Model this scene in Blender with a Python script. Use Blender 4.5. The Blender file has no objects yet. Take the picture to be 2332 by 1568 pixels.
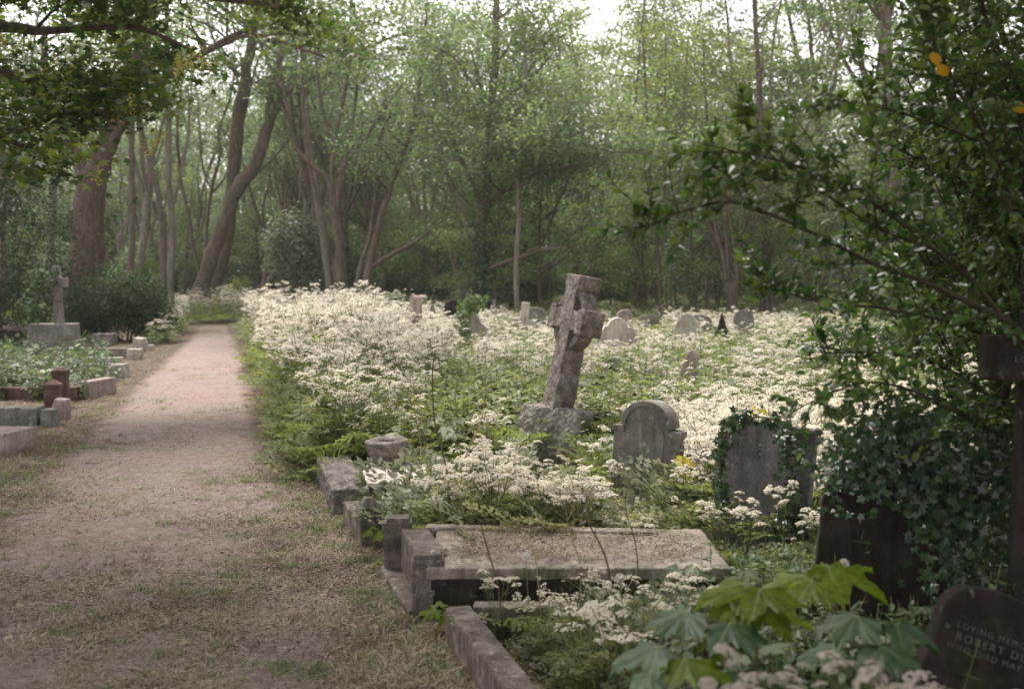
import bpy, bmesh, math, random
import numpy as np
from mathutils import Vector, Matrix, Euler

S = bpy.context.scene
R = math.radians
# ------------------------------------------------------------------ camera
EYE = 1.6
PITCH = math.atan(154 * 1.072 / 2778)
cam_d = bpy.data.cameras.new('camera')
cam = bpy.data.objects.new('camera', cam_d)
S.collection.objects.link(cam)
cam.location = (0, 0, EYE)
cam.rotation_euler = (R(90) - PITCH, 0, 0)
cam_d.lens = 40.0
cam_d.sensor_width = 36
cam_d.clip_end = 1000
cam_d.clip_start = 0.05
cam_d.dof.use_dof = True
cam_d.dof.focus_distance = 7.6
cam_d.dof.aperture_fstop = 2.6
S.camera = cam
# ------------------------------------------------------------------ world, sun, exposure
SUN_EL, SUN_AZ = 62, -38          # azimuth from +Y towards +X
w = bpy.data.worlds.new("World")
S.world = w
w.use_nodes = True
nt = w.node_tree
nt.nodes.clear()
sky = nt.nodes.new('ShaderNodeTexSky')
sky.sky_type = 'NISHITA'
sky.sun_disc = False
sky.sun_elevation = R(SUN_EL)
sky.sun_rotation = R(SUN_AZ)
sky.air_density = 1.0
sky.dust_density = 1.5
sky.ozone_density = 1.0
hs = nt.nodes.new('ShaderNodeHueSaturation')
hs.inputs['Saturation'].default_value = 0.22
tint = nt.nodes.new('ShaderNodeMixRGB')
tint.blend_type = 'MULTIPLY'
tint.inputs[0].default_value = 1
tint.inputs[2].default_value = (1.0, 0.93, 0.90, 1)
bg = nt.nodes.new('ShaderNodeBackground')
bg.inputs['Strength'].default_value = 0.13
wo = nt.nodes.new('ShaderNodeOutputWorld')
nt.links.new(sky.outputs[0], hs.inputs['Color'])
nt.links.new(hs.outputs[0], tint.inputs[1])
nt.links.new(tint.outputs[0], bg.inputs[0])
nt.links.new(bg.outputs[0], wo.inputs[0])
sd = bpy.data.lights.new('sun', 'SUN')
sd.energy = 1.5
sd.angle = R(20)
sd.color = (1.0, 0.94, 0.86)
sun = bpy.data.objects.new('sun', sd)
S.collection.objects.link(sun)
el, az = R(SUN_EL), R(SUN_AZ)
sv = Vector((math.sin(az) * math.cos(el), math.cos(az) * math.cos(el), math.sin(el)))
sun.rotation_euler = sv.to_track_quat('Z', 'Y').to_euler()
S.view_settings.view_transform = 'Standard'
S.view_settings.look = 'None'
S.view_settings.exposure = 1.75
S.view_settings.gamma = 1
S.cycles.use_denoising = True
S.cycles.max_bounces = 8
S.cycles.diffuse_bounces = 4
S.cycles.glossy_bounces = 2
S.cycles.transmission_bounces = 4
S.cycles.caustics_reflective = False
S.cycles.caustics_refractive = False

# ------------------------------------------------------------------ picture point -> place
K = 1.072 / 2778.0
def ray(vx, vy):
    x = (vx - 1166) * K; z = -(vy - 784) * K
    c, s = math.cos(PITCH), math.sin(PITCH)
    return Vector((x, c + z * s, -s + z * c))
def P(vx, vy, d):
    r = ray(vx, vy)
    return Vector((r.x / r.y * d, d, EYE + r.z / r.y * d))
def GH(vx, vy, z=0.0):
    r = ray(vx, vy)
    t = (z - EYE) / r.z
    return Vector((r.x * t, r.y * t, z))
def PX(px, d):            # size in view pixels -> metres at depth d
    return px * K * d

# ------------------------------------------------------------------ object helpers
C = S.collection
def tagp(o, label=None, cat=None, group=None, kind=None):
    if label: o['label'] = label
    if cat: o['category'] = cat
    if group: o['group'] = group
    if kind: o['kind'] = kind
    return o
def thing(name, label, cat, loc=(0, 0, 0), group=None, rot=(0, 0, 0)):
    o = bpy.data.objects.new(name, None)
    o.empty_display_size = 0.1
    C.objects.link(o)
    o.location = loc
    o.rotation_euler = rot
    return tagp(o, label, cat, group)
def link(name, me, mat=None, parent=None, loc=None, rot=None):
    o = bpy.data.objects.new(name, me)
    C.objects.link(o)
    if mat is not None:
        for m in (mat if isinstance(mat, (list, tuple)) else [mat]):
            me.materials.append(m)
    if parent is not None: o.parent = parent
    if loc is not None: o.location = loc
    if rot is not None: o.rotation_euler = rot
    return o
def children(o):
    return [c for c in o.children]
def copy_tree(o, parent=None):
    c = o.copy()
    C.objects.link(c)
    c.parent = parent
    for ch in list(o.children):
        copy_tree(ch, c)
    return c

def np_mesh(name, V, F, midx=None, smooth=False):
    """V (n,3) array; F list of int arrays (m,k), any k."""
    me = bpy.data.meshes.new(name)
    V = np.asarray(V, dtype=np.float32)
    me.vertices.add(len(V))
    me.vertices.foreach_set('co', V.ravel())
    tot = np.concatenate([np.full(len(f), f.shape[1], dtype=np.int32) for f in F])
    idx = np.concatenate([np.asarray(f, dtype=np.int32).ravel() for f in F])
    me.loops.add(len(idx))
    me.loops.foreach_set('vertex_index', idx)
    me.polygons.add(len(tot))
    st = np.zeros(len(tot), dtype=np.int32)
    st[1:] = np.cumsum(tot)[:-1]
    me.polygons.foreach_set('loop_start', st)
    me.polygons.foreach_set('loop_total', tot)
    if midx is not None:
        me.polygons.foreach_set('material_index', np.asarray(midx, dtype=np.int32))
    if smooth:
        me.polygons.foreach_set('use_smooth', np.ones(len(tot), dtype=bool))
    me.update(calc_edges=True)
    return me

class Geo:
    """collects arrays of geometry with a material slot each"""
    def __init__(self):
        self.V = []; self.F = []; self.M = []; self.n = 0
    def add(self, V, F, m=0):
        V = np.asarray(V, dtype=np.float32)
        for f in F:
            self.F.append(np.asarray(f, dtype=np.int64) + self.n)
            self.M.append(np.full(len(f), m))
        self.V.append(V); self.n += len(V)
    def scatter(self, T, pos, Rm, sc, m=0):
        """template T=(verts, faces list) at pos (N,3), rotation Rm (N,3,3), scale (N,) or (N,3)"""
        tv, tf = T
        N = len(pos)
        if N == 0: return
        k = len(tv)
        sc = np.asarray(sc)
        if sc.ndim == 1: sc = sc[:, None].repeat(3, 1)
        X = tv[None, :, :] * sc[:, None, :]
        X = np.einsum('nij,nkj->nki', Rm, X) + pos[:, None, :]
        base = (np.arange(N) * k)[:, None, None]
        Fs = [(np.asarray(f)[None] + base).reshape(-1, np.asarray(f).shape[1]) for f in tf]
        self.add(X.reshape(-1, 3), Fs, m)
    def mesh(self, name, smooth=False):
        if not self.V: return None
        return np_mesh(name, np.concatenate(self.V), self.F, np.concatenate(self.M), smooth)

def unit(a):
    a = np.asarray(a, dtype=float)
    return a / np.maximum(np.linalg.norm(a, axis=-1, keepdims=True), 1e-9)
def frames(n, fwd):
    """columns x, y(forward), z(normal)"""
    n = unit(n)
    y = fwd - (fwd * n).sum(-1, keepdims=True) * n
    y = unit(y + 1e-6)
    x = np.cross(y, n)
    return np.stack([x, y, n], axis=-1)
def rnd_dirs(rs, N):
    return unit(rs.normal(size=(N, 3)))

def smooth_path(pts, rad, seg=3):
    pts = np.array([tuple(p) for p in pts], dtype=float); rad = np.array(rad, dtype=float)
    n = len(pts)
    if n < 3 or seg < 2: return pts, rad
    out = []; ro = []
    for i in range(n - 1):
        p0 = pts[max(i - 1, 0)]; p1 = pts[i]; p2 = pts[i + 1]; p3 = pts[min(i + 2, n - 1)]
        for s in range(seg):
            t = s / seg
            out.append(0.5 * ((2 * p1) + (-p0 + p2) * t + (2 * p0 - 5 * p1 + 4 * p2 - p3) * t * t + (-p0 + 3 * p1 - 3 * p2 + p3) * t ** 3))
            ro.append(rad[i] * (1 - t) + rad[i + 1] * t)
    out.append(pts[-1]); ro.append(rad[-1])
    return np.array(out), np.array(ro)
def tube(g, pts, rad, sides=6, m=0, rs=None, bump=0.0):
    pts = np.asarray(pts, dtype=float); rad = np.asarray(rad, dtype=float)
    n = len(pts)
    tan = np.gradient(pts, axis=0); tan = unit(tan)
    ref = np.array([0.0, 1.0, 0.0]) if abs(tan[0, 1]) < 0.8 else np.array([1.0, 0, 0])
    u = unit(np.cross(tan, ref)); v = np.cross(tan, u)
    a = np.linspace(0, 2 * math.pi, sides, endpoint=False)
    rr = rad[:, None] * np.ones((1, sides))
    if rs is not None and bump > 0:
        rr = rr * (1 + rs.normal(scale=bump, size=(n, sides)))
    X = pts[:, None] + rr[..., None] * (np.cos(a)[None, :, None] * u[:, None] + np.sin(a)[None, :, None] * v[:, None])
    i = np.arange(n - 1)[:, None] * sides; j = np.arange(sides)[None]; j2 = (j + 1) % sides
    Fq = np.stack([i + j, i + j2, i + sides + j2, i + sides + j], -1).reshape(-1, 4)
    cap = np.arange(sides)[None] + (n - 1) * sides
    g.add(X.reshape(-1, 3), [Fq, cap], m)

# ------------------------------------------------------------------ materials
def mat(name):
    m = bpy.data.materials.new(name); m.use_nodes = True
    n = m.node_tree.nodes; l = m.node_tree.links
    n.clear()
    out = n.new('ShaderNodeOutputMaterial')
    return m, n, l, out
def N_(n, t, **kw):
    x = n.new(t)
    for k, v in kw.items(): setattr(x, k, v)
    return x
def ramp(n, stops):
    r = n.new('ShaderNodeValToRGB')
    e = r.color_ramp.elements
    while len(e) < len(stops): e.new(0.5)
    for i, (p, c) in enumerate(stops):
        e[i].position = p; e[i].color = (*c, 1) if len(c) == 3 else c
    return r
def noise(n, l, vec, scale, detail=4, rough=0.6, dist=0):
    t = n.new('ShaderNodeTexNoise')
    t.inputs['Scale'].default_value = scale
    t.inputs['Detail'].default_value = detail
    t.inputs['Roughness'].default_value = rough
    t.inputs['Distortion'].default_value = dist
    if vec is not None: l.new(vec, t.inputs['Vector'])
    return t
def leaf_mat(name, dark, mid, light, trans=0.35, rough=0.45, clump=0.8, spec=0.35, tcol=(1.25, 1.35, 0.7)):
    m, n, l, out = mat(name)
    geo = n.new('ShaderNodeNewGeometry')
    oi = n.new('ShaderNodeObjectInfo')
    nz = noise(n, l, geo.outputs['Position'], clump, 2)
    a = N_(n, 'ShaderNodeMath', operation='MULTIPLY'); a.inputs[1].default_value = 0.5
    l.new(geo.outputs['Random Per Island'], a.inputs[0])
    b = N_(n, 'ShaderNodeMath', operation='MULTIPLY_ADD'); b.inputs[1].default_value = 0.9
    l.new(nz.outputs[0], b.inputs[0]); l.new(a.outputs[0], b.inputs[2])
    c = N_(n, 'ShaderNodeMath', operation='MULTIPLY_ADD'); c.inputs[1].default_value = 0.16
    l.new(oi.outputs['Random'], c.inputs[0]); l.new(b.outputs[0], c.inputs[2])
    r = ramp(n, [(0.35, dark), (0.72, mid), (1.05 if False else 0.98, light)])
    l.new(c.outputs[0], r.inputs[0])
    p = n.new('ShaderNodeBsdfPrincipled')
    p.inputs['Roughness'].default_value = rough
    p.inputs['Specular IOR Level'].default_value = spec
    l.new(r.outputs[0], p.inputs['Base Color'])
    tr = n.new('ShaderNodeBsdfTranslucent')
    mc = N_(n, 'ShaderNodeMixRGB', blend_type='MULTIPLY'); mc.inputs[0].default_value = 1
    mc.inputs[2].default_value = (*tcol, 1)
    l.new(r.outputs[0], mc.inputs[1]); l.new(mc.outputs[0], tr.inputs[0])
    mx = n.new('ShaderNodeMixShader'); mx.inputs[0].default_value = trans
    l.new(p.outputs[0], mx.inputs[1]); l.new(tr.outputs[0], mx.inputs[2])
    l.new(mx.outputs[0], out.inputs[0])
    return m
def plain(name, col, rough=0.7, trans=0.0, spec=0.3):
    m, n, l, out = mat(name)
    p = n.new('ShaderNodeBsdfPrincipled')
    geo = n.new('ShaderNodeNewGeometry')
    nz = noise(n, l, geo.outputs['Position'], 9, 3)
    hv = n.new('ShaderNodeHueSaturation'); hv.inputs['Color'].default_value = (*col, 1)
    mr = n.new('ShaderNodeMapRange'); mr.inputs[3].default_value = 0.75; mr.inputs[4].default_value = 1.25
    l.new(nz.outputs[0], mr.inputs[0]); l.new(mr.outputs[0], hv.inputs['Value'])
    l.new(hv.outputs[0], p.inputs['Base Color'])
    p.inputs['Roughness'].default_value = rough
    p.inputs['Specular IOR Level'].default_value = spec
    if trans > 0:
        tr = n.new('ShaderNodeBsdfTranslucent'); l.new(hv.outputs[0], tr.inputs[0])
        mx = n.new('ShaderNodeMixShader'); mx.inputs[0].default_value = trans
        l.new(p.outputs[0], mx.inputs[1]); l.new(tr.outputs[0], mx.inputs[2]); l.new(mx.outputs[0], out.inputs[0])
    else:
        l.new(p.outputs[0], out.inputs[0])
    return m
def stone_mat(name, c1, c2, c3, scale=6, bump=0.35, speck=0.5, lichen=(0.42, 0.42, 0.36), moss=(0.07, 0.09, 0.035), mossamt=0.3, streak=True):
    m, n, l, out = mat(name)
    geo = n.new('ShaderNodeNewGeometry'); pos = geo.outputs['Position']
    n1 = noise(n, l, pos, scale, 6, 0.7)
    r = ramp(n, [(0.3, c1), (0.5, c2), (0.72, c3)]); l.new(n1.outputs[0], r.inputs[0])
    # fine speckle
    n2 = noise(n, l, pos, 150, 2, 0.6)
    r2 = ramp(n, [(0.35, (0.45, 0.45, 0.45)), (0.65, (1.35, 1.35, 1.35))]); l.new(n2.outputs[0], r2.inputs[0])
    m1 = N_(n, 'ShaderNodeMixRGB', blend_type='MULTIPLY'); m1.inputs[0].default_value = speck
    l.new(r.outputs[0], m1.inputs[1]); l.new(r2.outputs[0], m1.inputs[2])
    # rain streaks: noise stretched in z
    mp = n.new('ShaderNodeMapping'); mp.inputs['Scale'].default_value = (28, 28, 2.2); l.new(pos, mp.inputs[0])
    n3 = noise(n, l, mp.outputs[0], 1, 3, 0.6)
    r3 = ramp(n, [(0.35, (0.55, 0.53, 0.5)), (0.6, (1.1, 1.1, 1.1))]); l.new(n3.outputs[0], r3.inputs[0])
    m2 = N_(n, 'ShaderNodeMixRGB', blend_type='MULTIPLY'); m2.inputs[0].default_value = 0.6 if streak else 0.0
    l.new(m1.outputs[0], m2.inputs[1]); l.new(r3.outputs[0], m2.inputs[2])
    # lichen blotches
    v = n.new('ShaderNodeTexVoronoi'); v.inputs['Scale'].default_value = 14; v.feature = 'F1'
    nd = noise(n, l, pos, 20, 3); av = N_(n, 'ShaderNodeVectorMath', operation='MULTIPLY_ADD')
    av.inputs[1].default_value = (0.12, 0.12, 0.12); l.new(nd.outputs['Color'], av.inputs[0]); l.new(pos, av.inputs[2]); l.new(av.outputs[0], v.inputs['Vector'])
    r4 = ramp(n, [(0.16, (1, 1, 1)), (0.24, (0, 0, 0))]); l.new(v.outputs['Distance'], r4.inputs[0])
    n5 = noise(n, l, pos, 2.4, 3); r5 = ramp(n, [(0.5, (0, 0, 0)), (0.62, (0.8, 0.8, 0.8))]); l.new(n5.outputs[0], r5.inputs[0])
    mm = N_(n, 'ShaderNodeMixRGB', blend_type='MULTIPLY'); mm.inputs[0].default_value = 1
    l.new(r4.outputs[0], mm.inputs[1]); l.new(r5.outputs[0], mm.inputs[2])
    m3 = N_(n, 'ShaderNodeMixRGB'); l.new(mm.outputs[0], m3.inputs[0]); l.new(m2.outputs[0], m3.inputs[1]); m3.inputs[2].default_value = (*lichen, 1)
    # moss
    n6 = noise(n, l, pos, 5.5, 6, 0.7); r6 = ramp(n, [(0.55, (0, 0, 0)), (0.68, (1, 1, 1))]); l.new(n6.outputs[0], r6.inputs[0])
    mf = N_(n, 'ShaderNodeMath', operation='MULTIPLY'); mf.inputs[1].default_value = mossamt; l.new(r6.outputs[0], mf.inputs[0])
    m4 = N_(n, 'ShaderNodeMixRGB'); l.new(mf.outputs[0], m4.inputs[0]); l.new(m3.outputs[0], m4.inputs[1]); m4.inputs[2].default_value = (*moss, 1)
    p = n.new('ShaderNodeBsdfPrincipled'); p.inputs['Roughness'].default_value = 0.9; p.inputs['Specular IOR Level'].default_value = 0.2
    l.new(m4.outputs[0], p.inputs['Base Color'])
    b = n.new('ShaderNodeBump'); b.inputs['Strength'].default_value = bump; b.inputs['Distance'].default_value = 0.02
    nb = noise(n, l, pos, 45, 6, 0.75); l.new(nb.outputs[0], b.inputs['Height']); l.new(b.outputs[0], p.inputs['Normal'])
    l.new(p.outputs[0], out.inputs[0])
    return m
def bark_mat(name, c1, c2, moss=(0.06, 0.075, 0.035), mossamt=0.35, rings=False):
    m, n, l, out = mat(name)
    geo = n.new('ShaderNodeNewGeometry'); pos = geo.outputs['Position']
    mp = n.new('ShaderNodeMapping'); mp.inputs['Scale'].default_value = (9, 9, 2.0); l.new(pos, mp.inputs[0])
    n1 = noise(n, l, mp.outputs[0], 1.3, 6, 0.7); r = ramp(n, [(0.32, c1), (0.68, c2)]); l.new(n1.outputs[0], r.inputs[0])
    n2 = noise(n, l, pos, 1.1, 4); r2 = ramp(n, [(0.45, (0, 0, 0)), (0.65, (mossamt,) * 3)]); l.new(n2.outputs[0], r2.inputs[0])
    mx = N_(n, 'ShaderNodeMixRGB'); l.new(r2.outputs[0], mx.inputs[0]); l.new(r.outputs[0], mx.inputs[1]); mx.inputs[2].default_value = (*moss, 1)
    p = n.new('ShaderNodeBsdfPrincipled'); p.inputs['Roughness'].default_value = 0.92; p.inputs['Specular IOR Level'].default_value = 0.15
    l.new(mx.outputs[0], p.inputs['Base Color'])
    b = n.new('ShaderNodeBump'); b.inputs['Strength'].default_value = 0.7; b.inputs['Distance'].default_value = 0.06
    l.new(n1.outputs[0], b.inputs['Height']); l.new(b.outputs[0], p.inputs['Normal'])
    l.new(p.outputs[0], out.inputs[0])
    return m

M = {}
M['syc'] = leaf_mat('sycamore_leaf', (0.045, 0.08, 0.04), (0.10, 0.15, 0.07), (0.19, 0.24, 0.11), trans=0.5)
M['syc_cool'] = leaf_mat('woodland_leaf', (0.06, 0.095, 0.062), (0.13, 0.185, 0.115), (0.23, 0.29, 0.18), trans=0.5)
M['syc_warm'] = leaf_mat('warm_leaf', (0.09, 0.12, 0.05), (0.17, 0.21, 0.09), (0.28, 0.31, 0.14), trans=0.5)
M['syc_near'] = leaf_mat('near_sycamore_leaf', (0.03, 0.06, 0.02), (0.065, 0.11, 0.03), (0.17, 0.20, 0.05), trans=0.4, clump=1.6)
M['catkin'] = plain('catkin', (0.42, 0.40, 0.10), 0.6, 0.3)
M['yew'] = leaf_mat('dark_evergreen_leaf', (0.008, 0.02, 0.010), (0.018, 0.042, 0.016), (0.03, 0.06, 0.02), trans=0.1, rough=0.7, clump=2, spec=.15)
M['laurel'] = leaf_mat('round_bush_leaf', (0.012, 0.03, 0.010), (0.028, 0.062, 0.018), (0.05, 0.09, 0.025), trans=0.15, rough=0.6, clump=2, spec=.2)
M['privet'] = leaf_mat('glossy_shrub_leaf', (0.022, 0.05, 0.018), (0.05, 0.10, 0.028), (0.12, 0.18, 0.05), trans=0.4, rough=0.28, clump=1.5, spec=0.55)
M['ivy'] = leaf_mat('ivy_leaf', (0.012, 0.032, 0.016), (0.026, 0.06, 0.026), (0.06, 0.10, 0.04), trans=0.15, rough=0.3, clump=4, spec=0.5)
M['hawthorn'] = leaf_mat('pale_shrub_leaf', (0.09, 0.12, 0.075), (0.16, 0.19, 0.13), (0.30, 0.32, 0.25), trans=0.35)
M['yellow'] = leaf_mat('golden_shrub_leaf', (0.13, 0.16, 0.03), (0.2, 0.22, 0.04), (0.3, 0.3, 0.06), trans=0.4)
M['herb'] = leaf_mat('herb_leaf', (0.045, 0.085, 0.032), (0.09, 0.145, 0.05), (0.17, 0.23, 0.085), trans=0.4, clump=1.2)
M['fern'] = leaf_mat('feathery_leaf', (0.085, 0.115, 0.045), (0.18, 0.215, 0.09), (0.34, 0.35, 0.18), trans=0.42, clump=1.0)
M['fern_dry'] = leaf_mat('yellowing_leaf', (0.08, 0.095, 0.06), (0.18, 0.195, 0.13), (0.40, 0.385, 0.30), trans=0.4, clump=1.6)
M['nettle'] = leaf_mat('nettle_leaf', (0.045, 0.08, 0.04), (0.09, 0.14, 0.07), (0.20, 0.25, 0.15), trans=0.3, clump=1.4)
M['grass'] = leaf_mat('grass_blade', (0.06, 0.10, 0.03), (0.11, 0.16, 0.05), (0.22, 0.27, 0.10), trans=0.4, clump=1.4)
M['dry'] = leaf_mat('dry_straw', (0.07, 0.05, 0.035), (0.21, 0.16, 0.11), (0.50, 0.42, 0.32), trans=0.15, rough=0.8, clump=1.5, tcol=(1, .9, .7))
M['maple_y'] = leaf_mat('sapling_leaf', (0.11, 0.17, 0.015), (0.16, 0.23, 0.02), (0.22, 0.29, 0.04), trans=0.55, clump=3)
M['maple_b'] = leaf_mat('sapling_old_leaf', (0.035, 0.07, 0.04), (0.065, 0.115, 0.065), (0.11, 0.17, 0.10), trans=0.25, rough=0.45, clump=3)
M['stem'] = plain('green_stem', (0.13, 0.16, 0.06), 0.6, 0.15)
M['rstem'] = plain('brown_stem', (0.11, 0.08, 0.045), 0.7)
M['vein'] = plain('leaf_vein', (0.22, 0.27, 0.12), 0.6, 0.2)
M['tan'] = plain('tan_stem', (0.36, 0.29, 0.15), 0.7, 0.1)
M['petal'] = plain('white_petal', (0.76, 0.705, 0.59), 0.8, 0.35)
M['petal_shade_fallen'] = plain('shaded_and_fallen_petal', (0.42, 0.37, 0.33), 0.7, 0.3)  # colour of fallen petals, and shade painted into the near flower heads
for k_ in ('maple_y', 'maple_b'):
    nt_ = M[k_].node_tree; rp = [q for q in nt_.nodes if q.type == 'VALTORGB'][0]
    for lk in [l_ for l_ in nt_.links if l_.from_node == rp]:
        pass
    gz = nt_.nodes.new('ShaderNodeTexNoise'); gz.inputs['Scale'].default_value = 38; gz.inputs['Detail'].default_value = 5; gp = [q for q in nt_.nodes if q.type == 'NEW_GEOMETRY'][0]
    nt_.links.new(gp.outputs['Position'], gz.inputs['Vector'])
    rr_ = nt_.nodes.new('ShaderNodeValToRGB'); rr_.color_ramp.elements[0].position = .3; rr_.color_ramp.elements[0].color = (.55, .6, .45, 1); rr_.color_ramp.elements[1].position = .62; rr_.color_ramp.elements[1].color = (1.1, 1.1, 1.05, 1)
    nt_.links.new(gz.outputs[0], rr_.inputs[0])
    mm_ = nt_.nodes.new('ShaderNodeMixRGB'); mm_.blend_type = 'MULTIPLY'; mm_.inputs[0].default_value = 1
    tg = [l_.to_socket for l_ in rp.outputs[0].links]
    nt_.links.new(rp.outputs[0], mm_.inputs[1]); nt_.links.new(rr_.outputs[0], mm_.inputs[2])
    for q in tg: nt_.links.new(mm_.outputs[0], q)
M['orange'] = plain('orange_leaf', (0.55, 0.30, 0.02), 0.5, 0.45)
M['ylw'] = plain('yellow_leaf', (0.50, 0.42, 0.04), 0.5, 0.45)
M['tanleaf'] = plain('tan_leaf', (0.62, 0.45, 0.22), 0.6, 0.2)
M['fluff'] = plain('seed_fluff', (0.65, 0.64, 0.6), 0.8, 0.4)
M['bark'] = bark_mat('bark', (0.08, 0.062, 0.05), (0.22, 0.175, 0.145))
M['bark_red'] = bark_mat('reddish_bark', (0.05, 0.033, 0.028), (0.15, 0.105, 0.09), mossamt=0.25)
M['bark_grey'] = bark_mat('pale_bark', (0.14, 0.12, 0.10), (0.32, 0.275, 0.24))
M['twig'] = bark_mat('shrub_bark', (0.04, 0.035, 0.022), (0.10, 0.085, 0.05), mossamt=0.2)
M['granite'] = stone_mat('rough_granite', (0.09, 0.078, 0.07), (0.23, 0.20, 0.185), (0.48, 0.44, 0.41), 12, 1.0, 0.9, mossamt=0.25, streak=False)
M['base_stone'] = stone_mat('pale_rough_stone', (0.17, 0.15, 0.14), (0.33, 0.30, 0.28), (0.52, 0.48, 0.45), 8, 0.8, 0.7, mossamt=0.3, streak=False)
M['grey'] = stone_mat('weathered_stone', (0.12, 0.11, 0.10), (0.22, 0.205, 0.19), (0.34, 0.32, 0.295), 5, 0.35, 0.5, mossamt=0.45)
M['grey2'] = stone_mat('streaked_grey_stone', (0.10, 0.095, 0.095), (0.20, 0.19, 0.19), (0.33, 0.315, 0.31), 5, 0.35, 0.6, mossamt=0.2)
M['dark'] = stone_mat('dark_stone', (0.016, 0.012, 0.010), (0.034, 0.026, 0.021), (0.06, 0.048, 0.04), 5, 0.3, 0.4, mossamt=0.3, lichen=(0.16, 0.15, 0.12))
M['pale'] = stone_mat('pale_stone', (0.32, 0.29, 0.26), (0.5, 0.46, 0.41), (0.66, 0.62, 0.56), 4, 0.25, 0.3, mossamt=0.3)
M['pink'] = stone_mat('pink_granite', (0.24, 0.18, 0.165), (0.38, 0.30, 0.28), (0.5, 0.42, 0.4), 7, 0.3, 0.6, mossamt=0.2)
M['brown'] = stone_mat('brown_granite', (0.075, 0.045, 0.038), (0.13, 0.082, 0.07), (0.21, 0.14, 0.125), 7, 0.15, 0.6, mossamt=0.1)
M['slab'] = stone_mat('ledger_stone', (0.14, 0.12, 0.10), (0.30, 0.26, 0.225), (0.52, 0.47, 0.415), 5, 0.4, 0.7, mossamt=0.75)
M['kerb'] = stone_mat('kerb_stone', (0.07, 0.058, 0.052), (0.16, 0.135, 0.12), (0.33, 0.295, 0.27), 7, 0.5, 0.8, mossamt=0.55)
M['letter'] = plain('worn_lettering', (0.12, 0.115, 0.108), 0.8)

# ------------------------------------------------------------------ leaf templates (along +Y, normal +Z, length 1)
def A(v): return np.array(v, dtype=float)
T_card = (A([(0, 0, 0), (.34, .45, -.06), (0, 1, -.08), (-.34, .45, -.06)]), [A([(0, 1, 2, 3)]).astype(int)])
T_leaf = (A([(0, 0, 0), (.22, .25, .05), (.27, .55, .05), (.12, .85, 0), (0, 1, -.06), (-.12, .85, 0), (-.27, .55, .05), (-.22, .25, .05), (0, .5, -.03)]),
          [A([(0, 1, 2, 8), (8, 2, 3, 4), (0, 8, 6, 7), (8, 4, 5, 6)]).astype(int)])
T_needle = (A([(0, 0, 0), (.1, .5, 0), (0, 1, 0), (-.1, .5, 0)]), [A([(0, 1, 2, 3)]).astype(int)])
def palmate(lobes, depth, droop=0.12, teeth=True):
    """lobes: list of (angle from +Y, length); returns template centred at the petiole joint"""
    ring = []
    L = sorted(lobes)
    c = A([0, 0, 0])
    for i, (a, ln) in enumerate(L):
        def pt(ang, r, z=0): return (math.sin(ang) * r, math.cos(ang) * r, z)
        if i == 0: ring.append(pt(a - .45, ln * .32, -.01))
        if teeth:
            ring.append(pt(a - .20, ln * .66, .02)); ring.append(pt(a - .10, ln * .80, 0))
        ring.append(pt(a, ln, -droop * ln))
        if teeth:
            ring.append(pt(a + .10, ln * .80, 0)); ring.append(pt(a + .20, ln * .66, .02))
        if i < len(L) - 1:
            b, l2 = L[i + 1]
            ring.append(pt((a + b) / 2, min(ln, l2) * depth, .045))
        else: ring.append(pt(a + .45, ln * .32, -.01))
    V = A([(0, 0, 0)] + ring)
    V[:, 1] += 0.02
    n = len(ring)
    F = A([(0, i + 1, i) if False else (0, i, i + 1) for i in range(1, n)]).astype(int)
    return V, [F]
def palm2(rs=None):
    L = [(-1.95, .34), (-.92, .55), (0, .64), (.92, .55), (1.95, .34)]
    ring = [(-.10, -.10, 0)]
    for i, (a, ln) in enumerate(L):
        for da, r, z in ((-.30, .70, .0), (-.20, .74, .03), (-.13, .88, .0), (-.06, .86, .01), (0, 1.0, -.06), (.06, .86, .01), (.13, .88, .0), (.20, .74, .03), (.30, .70, .0)):
            ring.append((math.sin(a + da) * ln * r, math.cos(a + da) * ln * r, z - .12 * ln * r))
        if i < 4:
            b_ = (a + L[i + 1][0]) / 2; ring.append((math.sin(b_) * .33, math.cos(b_) * .33, .03))
    ring.append((.10, -.10, 0))
    V = A([(0, 0, 0)] + ring)
    V[:, 2] += .035 * np.sin(V[:, 0] * 11 + 1) + .03 * np.cos(V[:, 1] * 13)
    return V, [A([(0, i, i + 1) for i in range(1, len(ring))]).astype(int)]
T_maple = palm2()
T_maple_lo = palmate([(0, .62), (.85, .56), (-.85, .56), (1.75, .36), (-1.75, .36)], .66, teeth=False)
def vein_T():
    V, F = T_maple; ring = V[1:]; tips = [5 + 10 * i for i in range(5)]; vv = []; ff = []
    for i, k_ in enumerate(tips):
        e = ring[k_] * .97; c_ = V[0]; d_ = e - c_; n_ = np.array([-d_[1], d_[0], 0]); n_ = n_ / np.linalg.norm(n_) * .008
        up_ = np.array([0, 0, .006]); b0 = len(vv); vv += [c_ - n_ + up_, c_ + n_ + up_, e + up_]; ff.append((b0, b0 + 1, b0 + 2))
    return A(vv), [A(ff).astype(int)]
T_vein = vein_T()
T_ivy = palmate([(0, .6), (.95, .48), (-.95, .48), (2.0, .34), (-2.0, .34)], .62, teeth=False)

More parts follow.
